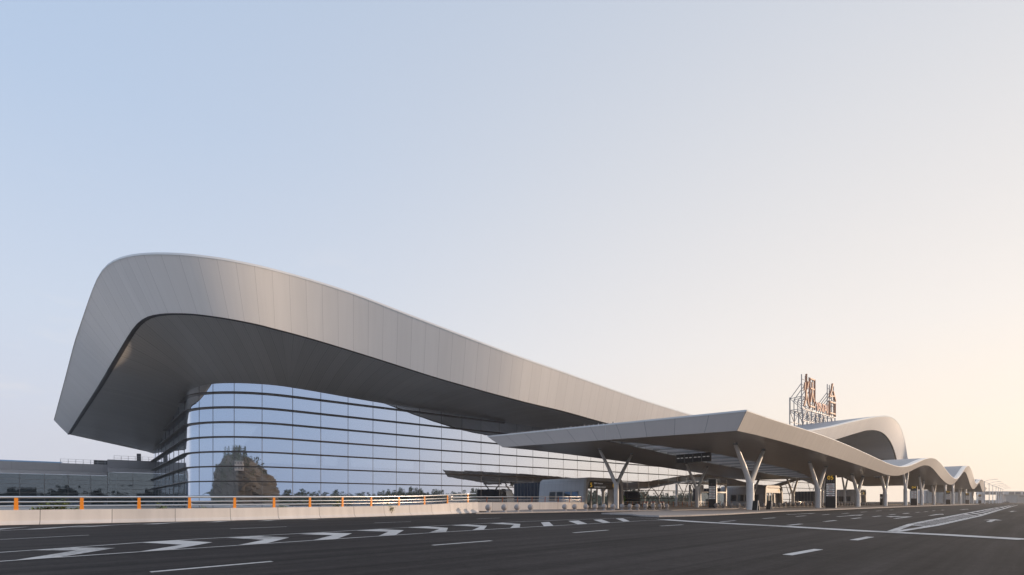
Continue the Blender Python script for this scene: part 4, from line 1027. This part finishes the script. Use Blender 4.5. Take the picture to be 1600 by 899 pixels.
totem(1113.5, -13.0, 1.4, 5.2, 'dark totem beside the inner forked column left of the front column', '', 8)
totem(1378.5, -7.0, 1.2, 3.6, 'small dark totem behind the columns at the first low point', '', 3)

# hanging display
hs = -6.0; hz0 = 0
def hang():
    pa = None
    s_l = on_line(C0 - NC * 12.0, DC, 1057)[0]
    P_l = cp(s_l, -12.0); zl = zat(724.2, P_l[1])
    k = kx(1111); e_ = None
    # right end: same s, nearer to the road
    lo_, hi_ = -12.0, 6.0
    for _ in range(40):
        mid = .5 * (lo_ + hi_); q = cp(s_l, mid)
        if pix((q[0], q[1], 0))[0] < 1111: lo_ = mid
        else: hi_ = mid
    P_r = cp(s_l, lo_); W_ = lo_ + 12.0; hh = 13.3 / F * P_l[1]
    print('hang', P_l, P_r, W_, hh, zl)
    c_ = (P_l + P_r) / 2; o = thing('hanging_display', (c_[0], c_[1], zl), 'black hanging direction display under the near end of the canopy', 'display')
    rounded_box('display_case', (c_[0], c_[1], zl + hh / 2), W_, .3, hh, 'black', o, ax=NC, bev=.02)
    X = Vector((NC[0], NC[1], 0)); N_ = Vector((-DC[0], -DC[1], 0))
    for j in range(4):
        x = (-.375 + .25 * j) * W_
        for dx in (-.055, .055):
            q = Vector((c_[0], c_[1], zl + hh * .55)) + X * (x + dx * W_) + N_ * .158; b = MB(); b.box(tuple(q), W_ * .075, .01, hh * .09, NC); b.build('white_text', 'white_text', o)
        if j: q = Vector((c_[0], c_[1], zl + hh * .5)) + X * (x - .125 * W_) + N_ * .157; b = MB(); b.box(tuple(q), .03, .01, hh * .98, NC); b.build('panel_joint', 'steel', o)
    zc = zbot(S0) + .6
    for x in (-.42, -.14, .14, .42):
        q = Vector((c_[0], c_[1], 0)) + X * x * W_; b = MB(); b.tube([(q.x, q.y, zl + hh), (q.x, q.y, zc + .6)], .035, 6); b.build('hanger_rod', 'steel', o)
hang()

# boards and small things on the pavement
def a_board(u, v, label):
    p = gp(u, v, .124); o = thing('notice_board', tuple(p), label, 'board', 'small boards by the front column')
    b = MB(); X = Vector((NC[0], NC[1], 0)); D_ = Vector((DC[0], DC[1], 0))
    for sg in (-1, 1):
        lo = [p + D_ * .32 * sg - X * .32, p + D_ * .32 * sg + X * .32]; hi = [p + D_ * .04 * sg - X * .3 + Vector((0, 0, 1.25)), p + D_ * .04 * sg + X * .3 + Vector((0, 0, 1.25))]
        bb = MB(); bb.quadgrid([[tuple(q) for q in lo], [tuple(q) for q in hi]]); q_ = bb.build('leaf_panel', 'rubber', o); md = q_.modifiers.new('t', 'SOLIDIFY'); md.thickness = .04; md.offset = 0
    b.bar(tuple(p + D_ * .34 + X * .34), tuple(p + D_ * .05 + X * .32 + Vector((0, 0, 1.26))), .07); b.bar(tuple(p - D_ * .34 + X * .34), tuple(p - D_ * .05 + X * .32 + Vector((0, 0, 1.26))), .07); b.build('edge_frame', 'vest_frame', o)
a_board(1180.5, 797.6, 'black folding board leaning beside the foot of the front column')
a_board(1202, 796.4, 'black folding board standing alone right of the front column')
def trolley(p, label, seed):
    o = thing('luggage_trolley', (p[0], p[1], .124), label, 'trolley', 'luggage trolleys by the railing')
    c_ = Vector((p[0], p[1], .124)); D_ = Vector((DG[0], DG[1], 0)); X = Vector((NG[0], NG[1], 0))
    b = MB(); b.box(tuple(c_ + Vector((0, 0, .28))), 1.0, .6, .06, DG); b.box(tuple(c_ + D_ * .1 + Vector((0, 0, .55))), .7, .5, .5, DG); b.build('load_tray', 'rubber', o)
    b = MB()
    for sg in (-1, 1): b.bar(tuple(c_ - D_ * .45 + X * .28 * sg + Vector((0, 0, .28))), tuple(c_ - D_ * .6 + X * .28 * sg + Vector((0, 0, 1.05))), .04)
    b.build('frame', 'steel', o)
    b = MB(); b.bar(tuple(c_ - D_ * .6 - X * .32 + Vector((0, 0, 1.05))), tuple(c_ - D_ * .6 + X * .32 + Vector((0, 0, 1.05))), .1); b.build('handle', 'red', o)
    for x, y in ((.35, .22), (.35, -.22), (-.38, 0)):
        w_ = c_ + D_ * x + X * y; b = MB(); b.tube([tuple(w_ + X * -.03 + Vector((0, 0, .12))), tuple(w_ + X * .03 + Vector((0, 0, .12)))], .12, 12); b.build('wheel', 'rubber', o)
for i, (u, lb) in enumerate(((1013, 'leftmost dark luggage trolley behind the ball bollards right of the 05 entrance'), (1024, 'dark luggage trolley in the middle of three by the railing'), (1038, 'luggage trolley with red handle nearest the inner forked column'))):
    q = gp(u, 796.2 - .3 * i, .124); trolley((q.x, q.y), lb, i)
def bin_(u, v, label):
    p = gp(u, v, .124); o = thing('litter_bin', tuple(p), label, 'bin', 'litter bins on the island')
    b = MB(); b.box((p.x, p.y, p.z + .45), .5, .5, .9, DC); b.build('bin_body', 'interior_dark', o)
    b = MB(); b.box((p.x, p.y, p.z + .97), .56, .56, .14, DC); b.build('bin_lid', 'steel', o)
bin_(1462, 788.1, 'dark litter bin between the columns right of the 04 totem')
# potted plant by the entrance
pp = vp_(sv + VWID + 1.6, VD - 1.5)
pot = thing('potted_plant', (pp[0], pp[1], .124), 'round green potted shrub beside the right edge of the 05 entrance', 'plant')
b = MB(); b.lathe((pp[0], pp[1], .124), [(.01, 0), (.32, 0), (.42, .6), (.36, .6), (.01, .55)], 16); b.build('pot', 'stone', pot, smooth=True)
def leaf_cloud(mb, c, rx, rz, n, sz, seed):
    rr = random.Random(seed)
    for _ in range(n):
        a, t = rr.uniform(0, 2 * math.pi), rr.uniform(-1, 1); r_ = rr.uniform(.45, 1) ** .5
        q = Vector((c[0] + rx * r_ * math.cos(a) * math.sqrt(1 - t * t), c[1] + rx * r_ * math.sin(a) * math.sqrt(1 - t * t), c[2] + rz * r_ * t))
        d1 = Vector((rr.uniform(-1, 1), rr.uniform(-1, 1), rr.uniform(-.6, 1))).normalized(); d2 = d1.cross(Vector((rr.uniform(-1, 1), rr.uniform(-1, 1), rr.uniform(-1, 1)))).normalized()
        s_ = sz * rr.uniform(.6, 1.3)
        mb.poly([tuple(q - d1 * s_), tuple(q + d2 * s_ * .45), tuple(q + d1 * s_), tuple(q - d2 * s_ * .45)])
b = MB(); b.tube([(pp[0], pp[1], .6), (pp[0], pp[1], 1.4)], .05, 8); b.build('trunk', 'stem', pot)
b = MB(); leaf_cloud(b, (pp[0], pp[1], 1.75), .8, .85, 700, .13, 3); M['bright_leaf'] = mat('bright_leaf', (.13, .30, .03), .6, noise=.3, nscale=5); b.build('foliage', 'bright_leaf', pot)

# weeds growing up behind the barrier
def weed(u, v_top, wpx, label, n, seed):
    p0, h_, t_ = bpt(u, 1.1); Y = p0[1]; zt2 = zat(v_top, Y); p = Vector((kx(u) * Y, Y, 0)); rr = random.Random(seed); wd = wpx / F * Y
    o = thing('roadside_shrub', (p.x, p.y, 0), label, 'shrub', 'shrubs growing behind the barrier')
    st = MB(); lf = MB()
    for k in range(n):
        x = rr.gauss(0, .35) * wd; top = .5 + (zt2 - .5) * (rr.uniform(.45, .8) if k else 1.0) * (1 - min(abs(x) / wd, .5) * .4)
        pts = [p + Vector((x * .4, 0, 0)), p + Vector((x * .8, rr.uniform(-.1, .1), top * .6)), p + Vector((x * 1.0 + rr.uniform(-.08, .08), rr.uniform(-.15, .15), top))]
        st.tube([tuple(q) for q in pts], [.018, .012, .005], 5)
        for j in range(34):
            t = rr.uniform(.35, 1.0); q = pts[1].lerp(pts[2], (t - .35) / .65) + Vector((rr.uniform(-.16, .16), rr.uniform(-.16, .16), rr.uniform(-.08, .06)))
            d1 = Vector((rr.uniform(-1, 1), rr.uniform(-1, 1), rr.uniform(-.5, .5))).normalized(); d2 = d1.cross(Vector((0, 0, 1))).normalized(); s_ = rr.uniform(.06, .13)
            lf.poly([tuple(q - d1 * s_), tuple(q + d2 * s_ * .4), tuple(q + d1 * s_), tuple(q - d2 * s_ * .4)])
    st.build('stems', 'stem', o); lf.build('foliage', 'leaf', o)
weed(82, 768, 40, 'tallest leafy shrub rising above the barrier near the left edge', 16, 1)
weed(115, 786, 12, 'small leafy shrub tucked beside the second orange post', 6, 2)
weed(58, 786, 14, 'low leafy shrub left of the tallest one', 6, 3)
weed(250, 785, 12, 'small shrub showing between the third and fourth orange posts', 6, 4)
weed(320, 789, 10, 'low tuft of leaves just right of the fourth orange post', 5, 5)
weed(440, 786, 12, 'shrub behind the rails just right of the sixth orange post', 6, 6)
weed(528, 772, 9, 'thin tall shrub sticking up behind the rails in front of the glass', 5, 7)
weed(605, 786, 12, 'low shrub behind the rails at the middle of the glass front', 5, 8)

# ================================================================== FAR RIGHT: LAMPS, VIADUCT, BUILDINGS
lamps = [(1538.5, 752), (1545.6, 755.2), (1551.3, 758), (1556.4, 760), (1560.2, 761.5), (1563.8, 763.2), (1567, 764.6)]
def make_lamp():
    o = thing('street_lamp', (0, 0, 0), 'x', 'lamp', 'street lamps beyond the canopy')
    b = MB(); b.tube([(0, 0, 0), (0, 0, 11.6), (0, 0, 12.0)], [.22, .13, .12], 10); b.build('pole', 'steel', o, smooth=True)
    b = MB(); b.tube([(0, 0, 11.7), (1.6, -.3, 12.5), (4.2, -.8, 12.9)], [.09, .08, .06], 8); b.build('arm', 'steel', o, smooth=True)
    b = MB(); b.tube([(0, 0, 11.7), (-1.0, .2, 12.2), (-2.0, .4, 12.35)], [.09, .08, .06], 8); b.build('arm', 'steel', o, smooth=True)
    b = MB(); b.box((5.0, -.95, 12.95), 1.7, .5, .16); b.build('lamp_head', 'steel', o)
    b = MB(); b.box((-2.5, .5, 12.38), 1.1, .45, .14); b.build('lamp_head', 'steel', o)
    return o
lp = make_lamp()
for i, (u, v) in enumerate(lamps):
    o = lp if i == 0 else copy_tree(lp); Y = F * (12.0 - H) / (VH - v); o.location = (kx(u) * Y, Y, 0)
    o['label'] = ['street lamp nearest the end of the canopy', 'second street lamp out from the canopy end', 'third street lamp out from the canopy end', 'fourth street lamp, the middle one of the row', 'fifth street lamp out, third from the far end', 'sixth street lamp out, next to the last', 'last and smallest street lamp of the row'][i]
Yv = 430.0
def fx(u, Y=Yv): return kx(u) * Y
via = thing('distant_link_bridge', (fx(1570), Yv, 0), 'pale raised link bridge with a row of dark window bands at the far right', 'bridge')
z0, z1 = zat(773.2, Yv), zat(768.0, Yv)
b = MB(); b.box((fx(1620), Yv, (z0 + z1) / 2), fx(1710) - fx(1530), 6, z1 - z0); b.build('bridge_deck', 'far_wall', via)
for a, c in ((1533, 1541), (1543, 1551), (1553, 1561), (1571, 1579), (1581, 1589), (1593, 1601)):
    b = MB(); b.box((fx((a + c) / 2), Yv - 3.05, (z0 + z1) / 2 - .15), fx(c) - fx(a), .12, (z1 - z0) * .78); b.build('window_band', 'far_window', via)
for u in (1536, 1562, 1569, 1640):
    b = MB(); b.box((fx(u), Yv, z0 / 2), 1.6, 2.0, z0); b.build('pier', 'far_wall', via)
blk = thing('distant_grey_building', (fx(1600, 470), 470, 0), 'hazy grey block below the link bridge at the right edge', 'building')
Y2 = 470
b = MB(); b.box((fx(1625, Y2), Y2 + 10, zat(773.5, Y2) / 2), fx(1660, Y2) - fx(1589, Y2), 20, zat(773.5, Y2)); b.build('wall', 'far_panel', blk)
b = MB(); b.box((fx(1597, Y2), Y2 - .1, zat(776, Y2)), 5, .2, 1.2); b.build('window', 'far_window', blk)
b = MB(); b.box((fx(1625, Y2), Y2 + 10, zat(773.4, Y2) + .3), fx(1661, Y2) - fx(1588, Y2), 21, .6); b.build('roof', 'far_wall', blk)
low = thing('distant_low_wall', (fx(1560, 520), 520, 0), 'low hazy grey boundary wall behind the street lamps', 'wall')
b = MB(); b.box((fx(1580, 520), 520, zat(782, 520) / 2), 150, 1.0, zat(782, 520)); b.build('wall_body', 'far_panel', low)
b = MB(); b.box((fx(1580, 520), 520, zat(782, 520) + .1), 150.4, 1.4, .2); b.build('coping', 'far_wall', low)
# panelled hall seen between the columns
Y3 = 380
hall = thing('distant_panelled_hall', (fx(1475, Y3), Y3, 0), 'grey hall with tall vertical panels seen between the canopy columns', 'building')
for k in range(9):
    u0 = 1449 + k * 8; b = MB(); b.box((fx(u0 + 3.6, Y3), Y3, zat(767, Y3) / 2), fx(7.0 + 800, Y3), 1.2, zat(767, Y3)); b.build('wall_panel', 'far_panel', hall)
b = MB(); b.box((fx(1484, Y3), Y3 + 8, zat(766, Y3) / 2), fx(76 + 800, Y3), 14, zat(766, Y3)); b.build('hall_body', 'far_wall', hall)
# a far car
def far_car(u, Y, label):
    o = thing('parked_car', (fx(u, Y), Y, 0), label, 'car'); x = fx(u, Y)
    b = MB(); pr_ = [(-2.2, .35), (-2.2, .8), (-1.5, .95), (-.9, 1.45), (.7, 1.45), (1.5, .95), (2.2, .85), (2.2, .35)]
    b.quadgrid([[(x + a, Y - .85, z) for a, z in pr_ + pr_[:1]], [(x + a, Y + .85, z) for a, z in pr_ + pr_[:1]]]); b.poly([(x + a, Y - .85, z) for a, z in pr_]); b.poly([(x + a, Y + .85, z) for a, z in pr_[::-1]]); b.build('body', 'far_window', o)
    for a in (-1.35, 1.35):
        b = MB(); b.tube([(x + a, Y - .9, .33), (x + a, Y + .9, .33)], .33, 14); b.build('wheel', 'rubber', o)
    b = MB(); b.poly([(x + a, Y - .86, z) for a, z in ((-1.3, .98), (-.8, 1.36), (.6, 1.36), (1.2, .98))]); b.build('side_window', 'black', o)
far_car(1572, 400, 'small dark car parked below the link bridge')

# ================================================================== HILLS BEHIND THE CAMERA (seen in the glass)
HX, HY = -77.0, -131.0
b = MB(); rows = []; rq = random.Random(9)
jit = [[rq.gauss(0, 1) for _ in range(41)] for _ in range(22)]
for i in range(22):
    t = i / 21; r_ = (1 - t ** 3.2) ** .5; row = []
    for k in range(41):
        a = 2 * math.pi * k / 40; w = 1 + .10 * math.sin(2 * a + 1) + .06 * math.sin(5 * a + 3 * t) + .035 * jit[i][k % 40]
        row.append((HX + 26 * r_ * w * math.cos(a) + .5 * jit[i][(k + 7) % 40] * (t < 1), HY + 21 * r_ * w * math.sin(a), 30 * t * (1 + .05 * math.sin(3 * a)) + .6 * jit[(i + 5) % 22][k % 40] - 1))
    rows.append(row)
b.quadgrid(rows); tag(b.build('hill', 'rock'), 'brown quarried hill behind the viewer, mirrored in the glass corner', None, kind='structure')
rr = random.Random(11)
wd = MB(); tk = MB()
def tree_at(x, y, z, h, r, n=60):
    for _ in range(n):
        a = rr.uniform(0, 6.28); t = rr.uniform(0, 1); rad = r * (1 - abs(t - .35) * .9) * rr.uniform(.4, 1)
        q = Vector((x + rad * math.cos(a), y + rad * math.sin(a), z + h * (.2 + .8 * t)))
        d1 = Vector((rr.uniform(-1, 1), rr.uniform(-1, 1), rr.uniform(-1, 1))).normalized(); d2 = d1.orthogonal().normalized(); s_ = rr.uniform(.35, .75) * h / 10
        wd.poly([tuple(q - d1 * s_), tuple(q + d2 * s_), tuple(q + d1 * s_), tuple(q - d2 * s_)])
    wd.tube([(x, y, z - 1), (x, y, z + h * .6)], [.25, .1], 5)
for k in range(150):                                   # trees on and around the quarried hill
    a = rr.uniform(0, 6.28); q = rr.choice([rr.uniform(0, .85), rr.uniform(.8, 1.15)])
    zz = 30 * max(1 - min(q, 1) ** 2, 0) ** (1 / 3.2) - 1.5
    tree_at(HX + 26 * q * math.cos(a), HY + 21 * q * math.sin(a), zz, rr.uniform(3, 7), rr.uniform(1.2, 2.8))
def ridge(t): return 5.5 + 1.6 * math.sin(t * 9) + 1.2 * math.sin(t * 23 + 1) + .8 * math.sin(t * 47)
rb = MB(); rg = [[], [], [], []]
for k in range(120):
    t = R(96 + 115 * k / 119); zr = ridge(t)
    for row_, (d_, z_) in zip(rg, ((232, -1), (246, zr * .75), (262, zr), (330, zr * .8))): row_.append((20 + d_ * math.sin(t), 90 + d_ * math.cos(t), z_))
rb.quadgrid(rg); tag(rb.build('hills', 'hill', smooth=True), 'low wooded ridge behind the viewer, mirrored in the glass', None, kind='structure')
for k in range(420):
    t = R(rr.uniform(97, 210)); d_ = rr.uniform(246, 268)
    tree_at(20 + d_ * math.sin(t), 90 + d_ * math.cos(t), ridge(t) - 2.5, rr.uniform(4, 8.5), rr.uniform(1.8, 3.4), 70)
for k in range(9000):                                  # undergrowth on the slope
    t = R(rr.uniform(97, 210)); u_ = rr.uniform(0, 1); d_ = 232 + 30 * u_
    q = Vector((20 + d_ * math.sin(t), 90 + d_ * math.cos(t), ridge(t) * u_ ** .6 + rr.uniform(0, 1.6))); d1 = Vector((rr.uniform(-1, 1), rr.uniform(-1, 1), rr.uniform(-1, 1))).normalized(); d2 = d1.orthogonal().normalized(); s_ = rr.uniform(.5, 1.1)
    wd.poly([tuple(q - d1 * s_), tuple(q + d2 * s_), tuple(q + d1 * s_), tuple(q - d2 * s_)])
tag(wd.build('woods', 'leaf_dark'), 'dark woods behind the viewer mirrored in the glass', None, kind='stuff')
hb = thing('hilltop_house', (HX + 6, HY + 17, 19), 'white house on the quarried hill, mirrored in the curved glass corner', 'house')
b = MB(); b.box((HX + 6, HY + 17, 22), 8, 6, 5.6, (1, 0)); b.build('wall', 'stone', hb)
b = MB(); b.box((HX + 6, HY + 17, 24.9), 8.8, 6.8, .5, (1, 0)); b.build('roof', 'far_panel', hb)
for k in range(3):
    for j in range(2):
        b = MB(); q = Vector((HX + 6, HY + 17, 21.0 + 2.6 * j)) + Vector((1, 0, 0)) * (-2.6 + 2.6 * k) + Vector((0, 1, 0)) * 3.05; b.box(tuple(q), 1.3, .1, 1.3, (1, 0)); b.build('window', 'far_window', hb)

# ================================================================== HAZE
HAZE = 0.00032
if HAZE > 0:
    hm = bpy.data.materials.new('haze'); hm.use_nodes = True; t = hm.node_tree; t.nodes.remove(t.nodes['Principled BSDF'])
    pv = t.nodes.new('ShaderNodeVolumePrincipled'); pv.inputs['Color'].default_value = (.95, .93, .92, 1); pv.inputs['Density'].default_value = HAZE; pv.inputs['Anisotropy'].default_value = .45
    t.links.new(pv.outputs[0], t.nodes['Material Output'].inputs['Volume'])
    b = MB(); b.box((150, 60, 24), 1000, 1000, 51); hz = b.build('haze', hm); tag(hz, 'thin warm haze over the whole place', None, kind='stuff')
